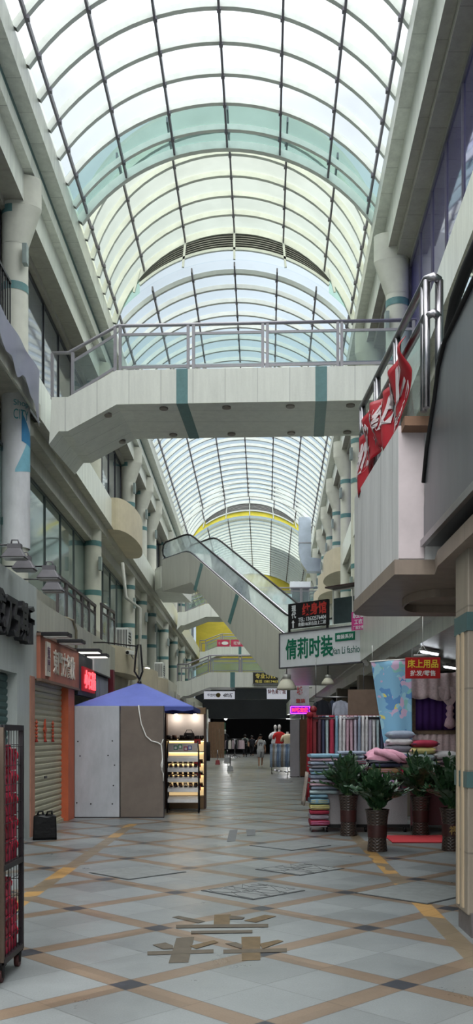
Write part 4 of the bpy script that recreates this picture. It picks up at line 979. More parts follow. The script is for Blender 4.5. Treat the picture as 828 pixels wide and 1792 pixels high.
# crumpled pink robe on top
t = thing('pink_robe', 'crumpled pink fleece robe heaped on the third stack of bedding', 'robe', (1.98, 14.6, 1.15))
def robe(u, v):
    a = math.pi*u; x = (v-.42)*.62; hh = (.17*math.exp(-((v-.25)/.22)**2)+.10*math.exp(-((v-.7)/.25)**2))*(1+.12*math.sin(17*v+2*u))
    return (x+.02*math.sin(6*u), -.22*math.cos(a)*(1-.25*v)+.02*math.sin(11*v+3*u), max(0.0, hh*math.sin(a)**.7*(1+.16*math.sin(9*a+13*v)))-.05*v*abs(math.cos(a)))
q = MB(); q.grid(robe, 36, 36); q.build('body', mat('fleece_pink', (216,160,180), .9, var=.10, scale=18, bump=.6), t)
for s, p in ((0, [(-.12,-.16,.13),(.02,-.22,.10),(.16,-.25,.04),(.27,-.25,-.04)]), (1, [(.02,-.12,.12),(.16,-.15,.10),(.30,-.18,.05),(.40,-.2,-.03)])):
    q = MB(); q.tube(p, [.05,.06,.055,.035], 10); q.build('sleeve', mat('fleece_pink', (216,160,180), .9), t)
t = thing('patterned_blanket', 'dark blue spotted blanket lying over the third stack behind the pink robe', 'blanket', (2.26, 14.74, 1.03))
q = MB(); q.grid(lambda u, v: ((u-.5)*.5, (v-.5)*.46, .17+.03*math.sin(u*9+v*5)-.10*abs(2*u-1)**3), 16, 12); q.build('cloth', mat('blanket_navy', (84,92,122), .9, var=.4, scale=40), t, solid=.03)
# pillows in packets
def pillow(label, x, y, z, wd, dp, h, mi, rz=0.0, ry=0.0):
    o = thing('pillow', label, 'pillow', (x, y, z), rz, 'packed pillows on the stall'); o.rotation_euler = (0, ry, rz)
    def f(s): 
        def g(u, v):
            a, b = 2*u-1, 2*v-1; k = max(0, (1-a**4)*(1-b**4)); return (a*wd/2*(1-.06*b*b), b*dp/2*(1-.06*a*a), h/2+s*h/2*k**.5+.006*math.sin(a*7+b*5)*k)
        return g
    q = MB(); q.grid(f(1), 18, 12); q.grid(f(-1), 18, 12); q.build('cushion', CL[mi], o)
    q = MB(); pts = [(wd/2*.94,dp/2*.94,h/2),(-wd/2*.94,dp/2*.94,h/2),(-wd/2*.94,-dp/2*.94,h/2),(wd/2*.94,-dp/2*.94,h/2),(wd/2*.94,dp/2*.94,h/2)]; q.tube(pts, .008, 5); q.build('piping', CL[(mi+3) % len(CL)], o)
    return o
pil = [(2.30,[(5,.11),(11,.11),(5,.12),(11,.12),(0,.13)],'left'),(2.66,[(3,.12),(0,.12),(3,.12),(9,.12),(10,.12)],'middle'),(3.02,[(6,.11),(14,.11),(8,.10),(14,.13),(6,.08),(11,.14)],'right'),(3.34,[(13,.12),(5,.13),(1,.13),(5,.14)],'far right')]
for x, ls, nm in pil:
    z = 1.06 if nm == 'left' else .665
    if nm == 'middle': z = .90
    for k, (mi, h_) in enumerate(ls):
        pillow('%s packed pillow in the %s pile at the stall, %s' % (names_c[mi], nm, 'topmost' if k == len(ls)-1 else 'number %d from the bottom' % (k+1)), x+.02*math.sin(k*2.1), 14.82 if nm == 'left' else 14.72, z, .44, .5, h_, mi, R(5*math.sin(k*1.7)))
        z += h_-.012
t = thing('cardboard_carton', 'carton under the middle pile of packed pillows', 'carton', (2.72, 14.75, .662))
q = MB(); q.box(-.22,.22,-.22,.22,0,.235); q.build('box', mat('carton_brown', (140,112,84), .8), t, bevel=.005)
q = MB(); q.box(-.03,.03,-.222,.222,.0,.237); q.build('tape', mat('packing_tape', (170,146,104), .4), t)
t = thing('crimson_cushion', 'crimson cushion with pink dots in front of the pillows', 'cushion', (2.48, 14.48, .90), R(4))
def cu_(s): return lambda u, v: ((2*u-1)*.22, (2*v-1)*.13, .05+s*.055*max(0, (1-(2*u-1)**4)*(1-(2*v-1)**4))**.5)
q = MB(); q.grid(cu_(1), 14, 10); q.grid(cu_(-1), 14, 10); q.build('cover', mat('crimson_cotton', (186,34,78), .85, var=.2, scale=22), t)
q = MB(); q.tube([(-.21,-.12,.05),(.21,-.12,.05)], .008, 5); q.build('piping', CL[12], t)
folded('navy folded sheet under the crimson cushion', 2.48, 14.5, .80, .42, .3, .095, 13, 'folded sheets under the cushion')
folded('grey folded sheet at the bottom under the crimson cushion', 2.48, 14.52, .665, .42, .3, .13, 5, 'folded sheets under the cushion')

# hanging fabric rack behind
t = thing('fabric_rack', 'dark red timber rack with a steel bar holding rows of hanging fabric', 'rack', (1.0, 16.6, 0))
WINE = mat('wine_timber', (120,28,36), .5, var=.1)
for x in (.02, 1.42):
    q = MB(); q.box(x-.05,x+.05,-.05,.05,0,1.95); q.build('post', WINE, t); q = MB(); q.ell((x,0,2.0), (.07,.07,.07)); q.build('knob', WINE, t)
q = MB(); q.box(.02,1.42,-.04,.04,1.78,1.90); q.build('header', WINE, t)
q = MB(); q.tube([(-.0,-.10,1.84),(1.45,-.10,1.84)], .022, 10); q.build('bar', STEEL, t)
q = MB(); q.prism([(1.20,1.9),(1.60,2.22),(2.05,2.22),(2.05,1.9)], lambda u, v, d: (u, d, v), .02, .06); q.build('shaped_crest', WINE, t)
q = MB(); q.box(.05,1.40,.07,.09,.6,1.78); q.build('backing', mat('wine_cloth', (70,26,34), .8), t)
hang = ['plum','navy','mint','crimson','sky','white','rose','rose2','lilac','greyblue','mint2','white2','lilac2','greyblue2','mint3','white3','navy2','navy3','camel']
hcol = [8,13,3,10,4,11,11,2,2,1,0,11,11,1,11,3,13,13,7]
xx = .10
for k, mi in enumerate(hcol):
    wd = .095 if mi == 10 else .062
    o = thing('hanging_fabric', '%s fabric length hanging on the wine-red rack, %s from the left' % (names_c[mi], ['first','second','third','fourth','fifth','sixth','seventh','eighth','ninth','tenth','eleventh','twelfth','thirteenth','fourteenth','fifteenth','sixteenth','seventeenth','eighteenth','nineteenth'][k]), 'fabric', (1.0+xx+wd/2, 16.5, 1.86), 0, 'fabric lengths on the rack')
    def hf(u, v, wd=wd, k=k): return ((u-.5)*wd*(.9+.1*math.sin(v*6+k)), .03*math.sin(v*3+k)+.02*math.cos(u*6), -1.05*v)
    q = MB(); q.grid(hf, 4, 8); q.build('drop', CL[mi], o, solid=.008)
    q = MB(); q.grid(lambda u, v, wd=wd: ((v-.5)*wd*.95, .03*math.cos(math.pi*u), .026*math.sin(math.pi*u)), 6, 1); q.build('fold_over', CL[mi], o, solid=.006)
    xx += wd+.006
t = thing('red_drape', 'long red cloth hanging from the left post of the fabric rack to the floor', 'drape', (.95, 16.48, 0))
q = MB(); q.grid(lambda u, v: ((u-.5)*(.09+.04*(1-v)), .02*math.sin(u*14), .35+1.5*v), 12, 6); q.build('cloth', mat('bright_red_cloth', (128,22,34), .8, var=.1), t, solid=.008)
q = MB(); q.ell((0,0,1.9), (.065,.065,.06)); q.build('knot', mat('bright_red_cloth', (128,22,34), .8), t)
t = thing('grey_throw', 'grey-beige patterned throw hanging at the stall corner below the stack', 'throw', (.80, 14.62, 0))
q = MB(); q.grid(lambda u, v: (-.07*(1-v)+.02*math.sin(u*10), (u-.5)*.46, .42+.52*v), 12, 6); q.build('cloth', mat('throw_weave', (150,140,132), .9, var=.3, scale=50), t, solid=.012)

# towel, lace display and hanging red sign
t = thing('beach_towel', 'large blue and pink printed towel hanging from a line above the bedding', 'towel', (2.27, 15.15, 0))
def towm():
    m = bpy.data.materials.new('towel_print'); m.use_nodes = True; tt = m.node_tree; b = tt.nodes['Principled BSDF']; b.inputs['Roughness'].default_value = .9
    g = N(tt, 'ShaderNodeTexCoord'); v = N(tt, 'ShaderNodeTexVoronoi'); v.inputs['Scale'].default_value = 5.5; n = N(tt, 'ShaderNodeTexNoise'); n.inputs['Scale'].default_value = 3.2
    ad = N(tt, 'ShaderNodeVectorMath', operation='ADD'); tt.links.new(g.outputs['Object'], ad.inputs[0]); tt.links.new(n.outputs['Color'], ad.inputs[1]); tt.links.new(g.outputs['Object'], n.inputs['Vector'])
    tt.links.new(ad.outputs[0], v.inputs['Vector']); r = N(tt, 'ShaderNodeValToRGB'); r.color_ramp.interpolation = 'CONSTANT'
    s = N(tt, 'ShaderNodeSeparateColor'); tt.links.new(v.outputs['Color'], s.inputs[0]); tt.links.new(s.outputs[0], r.inputs[0])
    cols = [(0,(132,182,212)),(.34,(96,144,196)),(.5,(158,204,220)),(.66,(206,178,206)),(.84,(140,196,190)),(.93,(222,212,120))]
    for p, c in cols[2:]: r.color_ramp.elements.new(p)
    for e, (p, c) in zip(r.color_ramp.elements, cols): e.position = p; e.color = (*lin(c), 1)
    tt.links.new(r.outputs[0], b.inputs['Base Color']); return m
def tow(u, v):
    x0, x1 = -.38+.24*v, .30; return (x0+(x1-x0)*u, .02*math.sin(u*9)+.015*math.sin(v*5), H+1.29-.05*(1-u)-1.55*v)
q = MB(); q.grid(tow, 24, 20); q.build('cloth', towm(), t, solid=.008)
q = MB(); q.tube([(-.40,0,H+1.25),(.0,0,H+1.28),(.34,0,H+1.30)], .012, 6); q.build('hanging_rod', WHITE, t)
for x in (-.36, .30): q = MB(); q.tube([(x,0,H+1.27),(x,0,H+1.52)], .005, 5); q.build('string', WHITE, t)
LACE = mat('lace_pink', (206,184,184), .9, var=.18, scale=30); VIO = mat('violet_velvet', (62,28,92), .8, var=.15, scale=5)
t = thing('curtain_display', 'violet curtain sample with pale pink lace valance and tied-back tail behind the red sign', 'curtain', (3.05, 15.5, 0))
q = MB(); q.box(-.42,.42,.02,.06,H+.05,H+.95); q.build('frame', mat('gilt_frame', (124,104,84), .6, var=.3, scale=20), t)
q = MB(); q.grid(lambda u, v: (-.36+.72*u, .0+.012*math.sin(u*40), H+.12+.75*v), 40, 4); q.build('velvet', VIO, t, solid=.006)
q = MB(); q.grid(lambda u, v: (-.56+1.16*u, -.06-.05*v+.025*math.sin(u*38), H+1.14-.42*v-.05*abs(math.sin(u*9))*v-.06*math.sin(math.pi*u)), 60, 6); q.build('lace_valance', LACE, t, solid=.006)
q = MB(); q.grid(lambda u, v: ((-.12+.56*u)*(1-v)+(.20+.07*(u-.5))*v, -.10, H+.85-.33*v), 16, 8); q.build('gathered_swag', LACE, t, solid=.006)
q = MB(); q.tube([(.20,-.10,H+.54-.05*k) for k in range(9)], [.05,.07,.045,.075,.05,.08,.09,.10,.03], 10); q.build('tail', mat('lace_rose', (206,172,182), .9, var=.2, scale=30), t)
q = MB(); q.grid(lambda u, v: (-.46+.9*u, .04+.015*math.sin(u*50), H-.45+.55*v), 40, 3); q.build('lower_lace', LACE, t, solid=.006)
t = thing('quilt', 'pinkish floral quilt hanging dim beside the violet curtain sample', 'quilt', (3.62, 14.6, 0))
q = MB(); q.grid(lambda u, v: (-.16+.30*u+.12*v*(u-.3), .03*math.sin(u*10), H+.85-1.0*v), 12, 12); q.build('cloth', mat('floral_quilt', (178,128,130), .9, var=.35, scale=24), t, solid=.03)
t = thing('hanging_sign', 'red hanging sign with large yellow and smaller white Chinese characters', 'sign', (X(740, 12.0), 12.0, Z(1169, 12.0)), R(-3))
q = MB(); q.box(-.228,.228,-.012,.012,-.138,.138); q.build('board', mat('sign_red', (188,28,30), .45, var=.04), t, bevel=.003)
text(t, '床上用品', 0, .055, .40, .115, mat('sign_yellow', (240,206,66), .5), -.012, .004, .02)
text(t, '批发/零售', 0, -.068, .33, .075, mat('sign_white', (236,232,228), .5), -.012, .004, .018)
q = MB(); q.tube([(-.10,0,.138),(0,0,.30),(.10,0,.138)], .006, 6); q.tube([(0,0,.30),(0,0,.72)], .005, 6); q.build('cord', WHITE, t); q = MB(); q.tube([(-.03,0,.72),(.47,.02,.72)], .012, 6); q.build('bracket', DARK, t)
q = MB(); q.tube([(-.12,0,.16),(.10,0,.165)], .018, 8); q.build('hanger_bar', mat('hanger_grey', (170,168,166), .5), t)
for k, (x, y, lab) in enumerate(((X(752,15.5),15.5,'lit fluorescent tube under the dark shop ceiling above the red hanging sign'),(X(790,18),18.0,'lit fluorescent tube deeper in the dark shop ceiling beside the pillar'))):
    t = thing('fluorescent_lamp', lab, 'lamp', (x, y, 2.94-.06*k), R(55), 'fluorescent tubes in the bedding shop')
    q = MB(); q.box(-.35,.35,-.04,.04,.0,.05); q.build('fitting', WHITE, t); q = MB(); q.tube([(-.33,0,-.02),(.33,0,-.02)], .016, 8); q.build('tube', mat('tube_lit', (255,255,250), .4, emit=(240,246,255), es=6), t)
    q = MB(); q.tube([(0,0,.05),(0,0,.15)], .01, 6); q.build('hanger', WHITE, t)

# plants
LEAF = mat('zz_leaf', (40,68,42), .30, var=.4, scale=9, spec=.6); STEM = mat('zz_stem', (66,88,50), .5)
POTM = mat('wicker_brown', (62,48,42), .45, var=.35, scale=40, bump=.6); SOIL = mat('soil', (52,42,36), .9)
def wicker():
    m = bpy.data.materials.new('pot_weave'); m.use_nodes = True; t = m.node_tree; b = t.nodes['Principled BSDF']; b.inputs['Roughness'].default_value = .38
    g = N(t, 'ShaderNodeTexCoord'); sx = N(t, 'ShaderNodeSeparateXYZ'); t.links.new(g.outputs['Object'], sx.inputs[0])
    def M(op, a, bb):
        q = N(t, 'ShaderNodeMath', operation=op)
        for i, v in enumerate((a, bb)):
            if isinstance(v, (int, float)): q.inputs[i].default_value = v
            elif v is not None: t.links.new(v, q.inputs[i])
        return q.outputs[0]
    a = M('MULTIPLY', M('ARCTAN2', sx.outputs[1], sx.outputs[0]), 14); wv = M('MULTIPLY', M('SINE', M('MULTIPLY', sx.outputs[2], 150), None), M('ADD', M('SINE', a, None), .5))
    r = N(t, 'ShaderNodeValToRGB'); r.color_ramp.elements[0].color = (*lin((26,22,21)), 1); r.color_ramp.elements[1].color = (*lin((74,60,52)), 1)
    t.links.new(M('MULTIPLY_ADD', wv, .4), r.inputs[0]) if False else t.links.new(M('ADD', M('MULTIPLY', wv, .35), .45), r.inputs[0])
    t.links.new(r.outputs[0], b.inputs['Base Color']); bp = N(t, 'ShaderNodeBump'); bp.inputs['Strength'].default_value = .5; bp.inputs['Distance'].default_value = .006
    t.links.new(wv, bp.inputs['Height']); t.links.new(bp.outputs[0], b.inputs['Normal']); return m
WICK = wicker()
def plant(label, x, y, hp, rp, hf, spread, seed, emblem):
    t = thing('potted_plant', label, 'plant', (x, y, 0), 0, 'potted plants in front of the bedding stall'); rd = random.Random(seed)
    q = MB(); q.lathe([(rp*.86,0),(rp*.88,.02),(rp*.80,hp*.28),(rp*.82,hp*.5),(rp*.95,hp*.85),(rp*1.06,hp*.98),(rp*1.08,hp),(rp*.98,hp),(rp*.95,hp*.93)], 28, cap=False); q.build('pot', WICK, t)
    q = MB(); q.lathe([(rp*.84,hp*.34),(rp*.845,hp*.36),(rp*.87,hp*.62),(rp*.865,hp*.64)], 28, cap=False); q.build('pot_band', mat('pot_band_red', (56,26,24), .5, var=.3, scale=14), t)
    q = MB(); q.lathe([(.005,hp*.92),(rp*.96,hp*.92)], 20); q.build('soil', SOIL, t)
    if emblem: text(t, '福', 0, hp*.49, .12, .12, mat('emblem_gold', (170,140,84), .4, .4), -rp*.875, .006, .02, 'emblem')
    lf = MB(); st = MB()
    for s in range(40):
        az = rd.random()*2*math.pi; lean = spread*(.10+1.0*rd.random()); L_ = hf*(.62+.5*rd.random())
        b0 = Vector((rd.uniform(-.3,.3)*rp, rd.uniform(-.3,.3)*rp, hp*.92)); pts = []
        for k in range(13):
            f = k/12; rr = lean*(f**1.5); pts.append(b0+Vector((math.cos(az)*rr, math.sin(az)*rr, L_*(f-.34*lean/spread*f*f*1.3))))
        st.tube(pts, [.011*(1-.6*k/12) for k in range(13)], 5)
        for k in range(2, 13):
            d = (pts[min(k+1,12)]-pts[k-1]).normalized(); sd = d.cross(Vector((0,0,1)))
            sd = sd.normalized() if sd.length > .01 else Vector((1,0,0)); nn = sd.cross(d)
            for sg in ((-1, 1) if k < 12 else (0,)):
                ax = (sd*sg*.85+d*.7+nn*rd.uniform(-.1,.35)).normalized(); wv = ax.cross(nn).normalized(); ll = (.125 if k < 11 else .09)*rd.uniform(.8,1.2); ww = ll*.30; up = ax.cross(wv)
                p = pts[k]; o = [p, p+ax*ll*.3+wv*ww+up*.006, p+ax*ll*.7+wv*ww*.85+up*.004, p+ax*ll-up*.01, p+ax*ll*.7-wv*ww*.85+up*.004, p+ax*ll*.3-wv*ww+up*.006, p+ax*ll*.5-up*.008]
                lf.add(o, [(0,1,6),(1,2,6),(2,3,6),(3,4,6),(4,5,6),(5,0,6)], 0, True)
    st.build('stems', STEM, t); lf.build('foliage', LEAF, t)
plant('leafy potted plant on the left at the stall corner, pot partly behind its drooping leaves', X(610,13.95), 13.95, .62, .145, .66, .50, 11, False)
plant('leafy potted plant nearest the viewer in a flared brown wicker pot, second from the left', X(662,11.95), 12.05, .55, .150, .56, .44, 5, False)
plant('leafy potted plant standing back beside the red mat, third from the left', X(734,14.1), 14.0, .60, .150, .72, .52, 21, False)
plant('leafy potted plant beside the pillar with a gold character on its wicker pot', X(792,12.1), 12.15, .56, .150, .76, .46, 33, True)
t = thing('red_mat', 'red carpet mat lying on the floor between the potted plants', 'mat', (2.28, 13.35, .002))
q = MB(); q.box(-.36,.9,-.42,.50,0,.012); q.build('pile', mat('mat_red', (176,52,58), .95, var=.12, scale=60), t)
q = MB(); q.box(-.37,.91,-.43,-.41,0,.014); q.build('edge', mat('mat_edge', (140,34,40), .9), t)
t = thing('red_bow', 'small red ribbon bow tied on the plant beside the pillar', 'ribbon', (X(812,11.9), 11.96, .68))
q = MB()
for s in (-1, 1): q.ell((s*.035,0,0), (.035,.015,.025), 8, 6); q.tube([(0,0,0),(s*.03,0,-.04),(s*.035,0,-.085)], .01, 5)
q.build('loops', mat('ribbon_red', (214,44,70), .5), t)
t = thing('shop_stool', 'low dark stand holding up the red ribbon bow behind the pillar plant', 'stand', (X(812,11.9), 12.02, 0)); q = MB(); q.tube([(0,0,0),(0,0,.70)], .012, 6); q.tube([(0,0,0),(0,0,.02)], .06, 10); q.build('pole', DARK, t)

# ---------------------------------------------------------------- floor: drain covers and old tape marks
COV = mat('cover_granite', (112,116,116), .5, var=.22, scale=9); JOI = mat('cover_frame', (52,54,56), .5)
def cover(label, px, py, a, b, rot, crazy=False):
    Y = F*H/(py-HY); t = thing('drain_cover', label, 'drain cover', (X(px, Y), Y, .001), rot, 'square access covers in the floor')
    q = MB(); q.box(-a,a,-b,b,0,.004); q.build('frame', JOI, t)
    q = MB(); q.box(-a+.02,a-.02,-b+.02,b-.02,.001,.007)
    q.build('slab', COV, t)
    if crazy:
        q = MB(); rd = random.Random(4); pts = []
        for k in range(7):
            for l in range(7):
                ll = l if k % 2 == 0 else 6-l
                pts.append((max(-a*.92, min(a*.92, -a*.9+1.8*a*k/6+rd.uniform(-.13,.13))), max(-b*.92, min(b*.92, -b*.9+1.8*b*ll/6+rd.uniform(-.13,.13))), .0072))
        q.tube(pts, .0028, 4)
        q.build('crazy_joints', JOI, t)  # joints of the crazy paving, drawn as one winding line
cover('square access cover with crazy paving pattern near the middle of the street', 443, 1559, .36, .36, R(45), True)
cover('square access cover behind the crazy-paved one, right of the street middle', 525, 1521, .38, .34, R(45), True)
cover('square access cover farther along in line with the crazy-paved ones', 508, 1480, .40, .40, R(45))
cover('square access cover on the left side between guide stripe and street middle', 241, 1527, .40, .36, R(45))
cover('square access cover on the right near the worn guide stripe', 735, 1562, .48, .42, R(45))
TAPE = mat('old_brown_tape', (88,74,52), .7, var=.30, scale=9); TAPE2 = mat('old_grey_tape', (76,70,60), .7, var=.25, scale=9); FTAPE = mat('flat_grey_patch', (92,95,97), .6, var=.1)
def floorpt(px, py): Y = F*H/(py-HY); return Vector((X(px, Y), Y, 0))
def tapemark(label, quads, mm):
    c = sum((floorpt(*p) for qd in quads for p in qd), Vector())/sum(len(qd) for qd in quads)
    t = thing('tape_mark', label, 'tape mark', (c.x, c.y, .002), 0)
    for k, qd in enumerate(quads):
        pts = [floorpt(*p)-c for p in qd]; q = MB(); n = len(pts); z0 = .0+.0008*k
        q.add([(p.x,p.y,z0) for p in pts]+[(p.x,p.y,z0+.0015) for p in pts], [tuple(range(n)), tuple(range(n, 2*n))]+[(i,(i+1)%n,n+(i+1)%n,n+i) for i in range(n)])
        q.build('tape_strip', mm[k % len(mm)], t)
def zq(*p): return [(220+x*320/828, 1560+y*160/414) for x, y in p]
tapemark('brown tape cross of flat strips on the floor, upper one of three', [zq((210,118),(240,112),(360,136),(330,145)), zq((402,108),(476,106),(470,154),(398,156)), zq((536,134),(630,108),(682,114),(590,142)), zq((228,154),(646,150),(646,164),(228,168)), zq((296,182),(574,178),(574,190),(296,194)), zq((470,112),(540,120),(530,128),(470,128))], [TAPE2, TAPE, TAPE, TAPE2, TAPE2, TAPE2])
tapemark('brown tape patch with crossing strips on the floor, lower left of three', [zq((230,212),(310,208),(284,322),(194,326)), zq((98,274),(398,264),(398,280),(98,290)), zq((122,244),(180,234),(215,248),(215,262),(170,264)), zq((290,250),(400,224),(420,232),(320,262))], [TAPE2, TAPE2, TAPE2, TAPE])
tapemark('brown tape patch with crossing strips on the floor, lower right of three', [zq((524,208),(610,206),(610,312),(526,314)), zq((442,266),(730,260),(730,276),(442,282)), zq((450,238),(500,232),(530,246),(524,262)), zq((605,240),(690,222),(714,228),(620,262))], [TAPE, TAPE2, TAPE2, TAPE])
tapemark('pair of grey tape patches on the floor farther up the street', [[(402,1453),(416,1452),(412,1472),(397,1473)], [(431,1452),(447,1452),(447,1462),(432,1463)]], [FTAPE])
# ---------------------------------------------------------------- signs on the right landing
A45 = -math.atan2(1.9, 1.84)
SGN = mat('sign_board_white', (226,230,234), .4, var=.03); GRN = mat('sign_green', (18,112,84), .5, var=.03)
t = thing('shop_sign', 'large white signboard with green Chinese characters and Qian Li fashion lettering', 'sign', ((.62+2.44)/2, 22.02, H+2.16), A45)
q = MB(); q.box(-1.34,1.34,-.03,.05,-.43,.43); q.build('board', SGN, t)
q = MB()
for z in (-.43,.43): q.box(-1.36,1.36,-.05,.05,z-.015,z+.015)
for x in (-1.35,1.35): q.box(x-.015,x+.015,-.05,.05,-.43,.43)
q.build('board_frame', mat('sign_frame_grey', (84,84,90), .5), t)
text(t, '倩莉时装', -.36, .02, 1.56, .52, GRN, -.03, .01, .02)
q = MB(); q.box(.50,1.10,-.045,-.03,.10,.30); q.build('green_tag', GRN, t)
text(t, '童装系列', .80, .20, .50, .11, SGN, -.045, .004, .02)
text(t, 'Qian Li fashion', .82, -.13, 1.00, .20, mat('sign_green_dark', (30,92,84), .5), -.03, .004, .006)
t = thing('shop_sign', 'black signboard with red Chinese characters, white phone number and arrow', 'sign', (1.25, 22.35, H+3.0), A45+.02)
q = MB(); q.box(-.64,.64,-.03,.05,-.31,.31); q.build('board', mat('sign_black', (30,27,30), .4, var=.05), t)
text(t, '纹身馆', .22, .12, .78, .30, mat('sign_red_ink', (186,58,52), .5), -.03, .006, .025)
text(t, '现\n代', -.45, .10, .15, .32, SGN, -.03, .004, .02)
text(t, 'TEL: 13632576404', .15, -.11, .90, .10, SGN, -.03, .004, .012)
text(t, '肯德106米右边上二楼', .15, -.23, .90, .10, SGN, -.03, .004, .015)
q = MB(); q.prism([(-.02,-.13),(.02,-.13),(.02,0),(.05,0),(0,.07),(-.05,0),(-.02,0)], lambda u, v, d: (u-.47, d, v-.17), -.036, -.03); q.build('arrow', SGN, t)
q = MB(); q.box(-.64,-.60,-.03,.02,-.40,-.31); q.box(.60,.64,-.03,.02,-.40,-.31); q.build('foot', DARK, t)
t = thing('glass_stall', 'dark glass stall with thin white frame on the right landing behind the black sign', 'stall', (2.28, 21.75, H+2.72), A45)
q = MB()
for x in (-.62,0,.62): q.box(x-.015,x+.015,-.015,.015,0,.84)
q.box(-.62,.62,-.015,.015,.82,.85); q.bar((-.62,0,.84),(-.62,-.25,.90),.02,.02); q.bar((.62,0,.84),(.62,-.25,.90),.02,.02); q.build('frame', WHITE, t)
q = MB(); q.box(-.61,.61,.0,.02,.02,.64); q.build('pane', mat('stall_glass', (66,78,80), .12, spec=.8), t)
q = MB(); q.box(-.64,.64,-.28,.03,.86,.90); q.build('dark_awning', mat('awning_brown', (62,46,46), .7), t)
t = thing('pink_sign', 'small bright pink sign with white characters on the glass stall', 'sign', (X(628,20.6), 20.62, Z(1086,20.6)), A45)
q = MB(); q.box(-.20,.20,-.012,.012,-.21,.21); q.build('board', mat('magenta_sign', (206,70,140), .5, var=.04), t)
text(t, '职业装', 0, .12, .32, .12, SGN, -.012, .003, .02); text(t, '工衣', 0, -.02, .24, .12, SGN, -.012, .003, .02); text(t, '厂服定做', 0, -.15, .32, .08, SGN, -.012, .003, .01)
SHADE = mat('lamp_shade_cream', (206,202,186), .5, var=.04)
def pendant(label, px, py, Y, r, ztop, g=None):
    x, z = X(px, Y), Z(py, Y); t = thing('pendant_lamp', label, 'lamp', (x, Y, z), 0, g)
    q = MB(); q.lathe([(r,-.0),(r*.97,.05),(r*.62,r*.85),(r*.45,r*1.0),(r*.45,r*1.02),(r*.3,r*1.02)], 24, cap=False); q.build('shade', SHADE, t, solid=.006)
    q = MB(); q.lathe([(r*.42,r*1.02),(r*.42,r*1.5),(r*.12,r*1.55)], 18); q.build('holder', mat('lamp_holder', (176,176,172), .4, .3), t)
    q = MB(); q.tube([(0,0,r*1.5),(0,0,ztop-z)], .012, 6); q.build('stem', DARK, t)
    q = MB(); q.ell((0,0,r*.45), (r*.3,r*.3,r*.35)); q.build('bulb', WHITE, t)
pendant('large cream bell pendant lamp hanging below the left corner of the white signboard', 502, 1207, 22.9, .25, H+1.80)
pendant('cream pendant lamp under the middle of the white signboard', 574, 1198, 21.9, .15, H+1.80)
t = thing('spot_lamp', 'white twin spotlight at the right end of the white signboard', 'lamp', (X(642,20.7), 20.8, Z(1158,20.7)), 0)
for k in (0, 1):
    q = MB(); q.tube([(.04*k,0,.06-.07*k),(-.05+.05*k,-.10,.02-.07*k)], [.035,.055], 10); q.build('head', WHITE, t)
q = MB(); q.tube([(.02,.05,.14),(.02,.02,.02),(.06,0,-.05)], .015, 6); q.build('arm', DARK, t)
# goods at the dim shop fronts under the landing
GARM = [mat('garment_%d' % k, c, .9, var=.15, scale=12) for k, c in enumerate(((34,36,44),(176,180,196),(190,168,176),(60,70,92),(210,204,196),(150,60,60),(92,108,92)))]
def garment(label, x, y, ztop, h_, wd, mi, group=None, rz=0.0, sleeves=True):
    o = thing('hanging_garment', label, 'garment', (x, y, ztop), rz, group)
    def f(s): return lambda u, v: ((u-.5)*wd*(.75+.25*min(1, v*5)+.10*v), s*.05*math.sin(math.pi*u)*(1+.25*math.sin(u*20)), -.06-h_*v+.04*(1-abs(2*u-1))*(1-min(1, v*6)))
    q = MB(); q.grid(f(-1), 12, 8); q.grid(f(1), 12, 8); q.build('body', GARM[mi], o)
    if sleeves:
        for s in (-1, 1):
            q = MB(); q.tube([(s*wd*.36,0,-.09),(s*wd*.50,0,-.25),(s*wd*.55,0,-.45)], [.05,.045,.035], 8); q.build('sleeve', GARM[mi], o)
    q = MB(); q.tube([(-wd*.36,0,-.07),(0,0,-.01),(wd*.36,0,-.07)], .008, 5); q.tube([(0,0,-.01),(.012,0,.03),(-.006,0,.05)], .006, 5); q.build('hanger', DARK, o); return o
t = thing('clothes_rail', 'steel clothes rail between the shop pillars beneath the white signboard', 'rail', (1.85, 21.0, 2.42)); q = MB(); q.tube([(-.5,0,0),(.6,0,0)], .015, 8); q.build('bar', STEEL, t)
q = MB(); q.tube([(-.5,0,0),(-.5,0,.88)], .01, 6); q.tube([(.6,0,0),(.6,0,.88)], .01, 6); q.build('hanger_rods', STEEL, t)
garment('black hanging jacket on the rail beneath the white signboard, nearest its left end', 1.50, 21.0, 2.37, .62, .40, 0); garment('pale blue-grey hanging shirt on the rail beneath the white signboard', 1.92, 21.0, 2.37, .60, .36, 1); garment('dark blue hanging trousers on the rail, between black jacket and pale shirt', 1.73, 21.02, 2.37, .62, .16, 3, None, 0, False)
t = thing('shop_door_leaf', 'brown wooden door leaf standing open behind the fabric rack', 'door', (2.25, 19.2, 0), R(-10)); q = MB(); q.box(-.34,.34,-.02,.02,0,2.5); q.build('leaf', mat('door_brown', (112,92,78), .6, var=.12), t); q = MB(); q.tube([(.28,-.02,1.05),(.28,-.06,1.05),(.18,-.06,1.05)], .012, 6); q.build('handle', STEEL, t)
t = thing('metal_cabinet', 'white metal switch box on the shop pillar below the signboard', 'box', (2.72, 17.09, 2.15), 0); q = MB(); q.box(-.2,.2,-.0,.2,0,.45); q.build('case', WHITE, t, bevel=.01); q = MB(); q.box(-.17,.17,-.012,.0,.04,.41); q.build('door', mat('switch_grey', (190,190,188), .5), t)

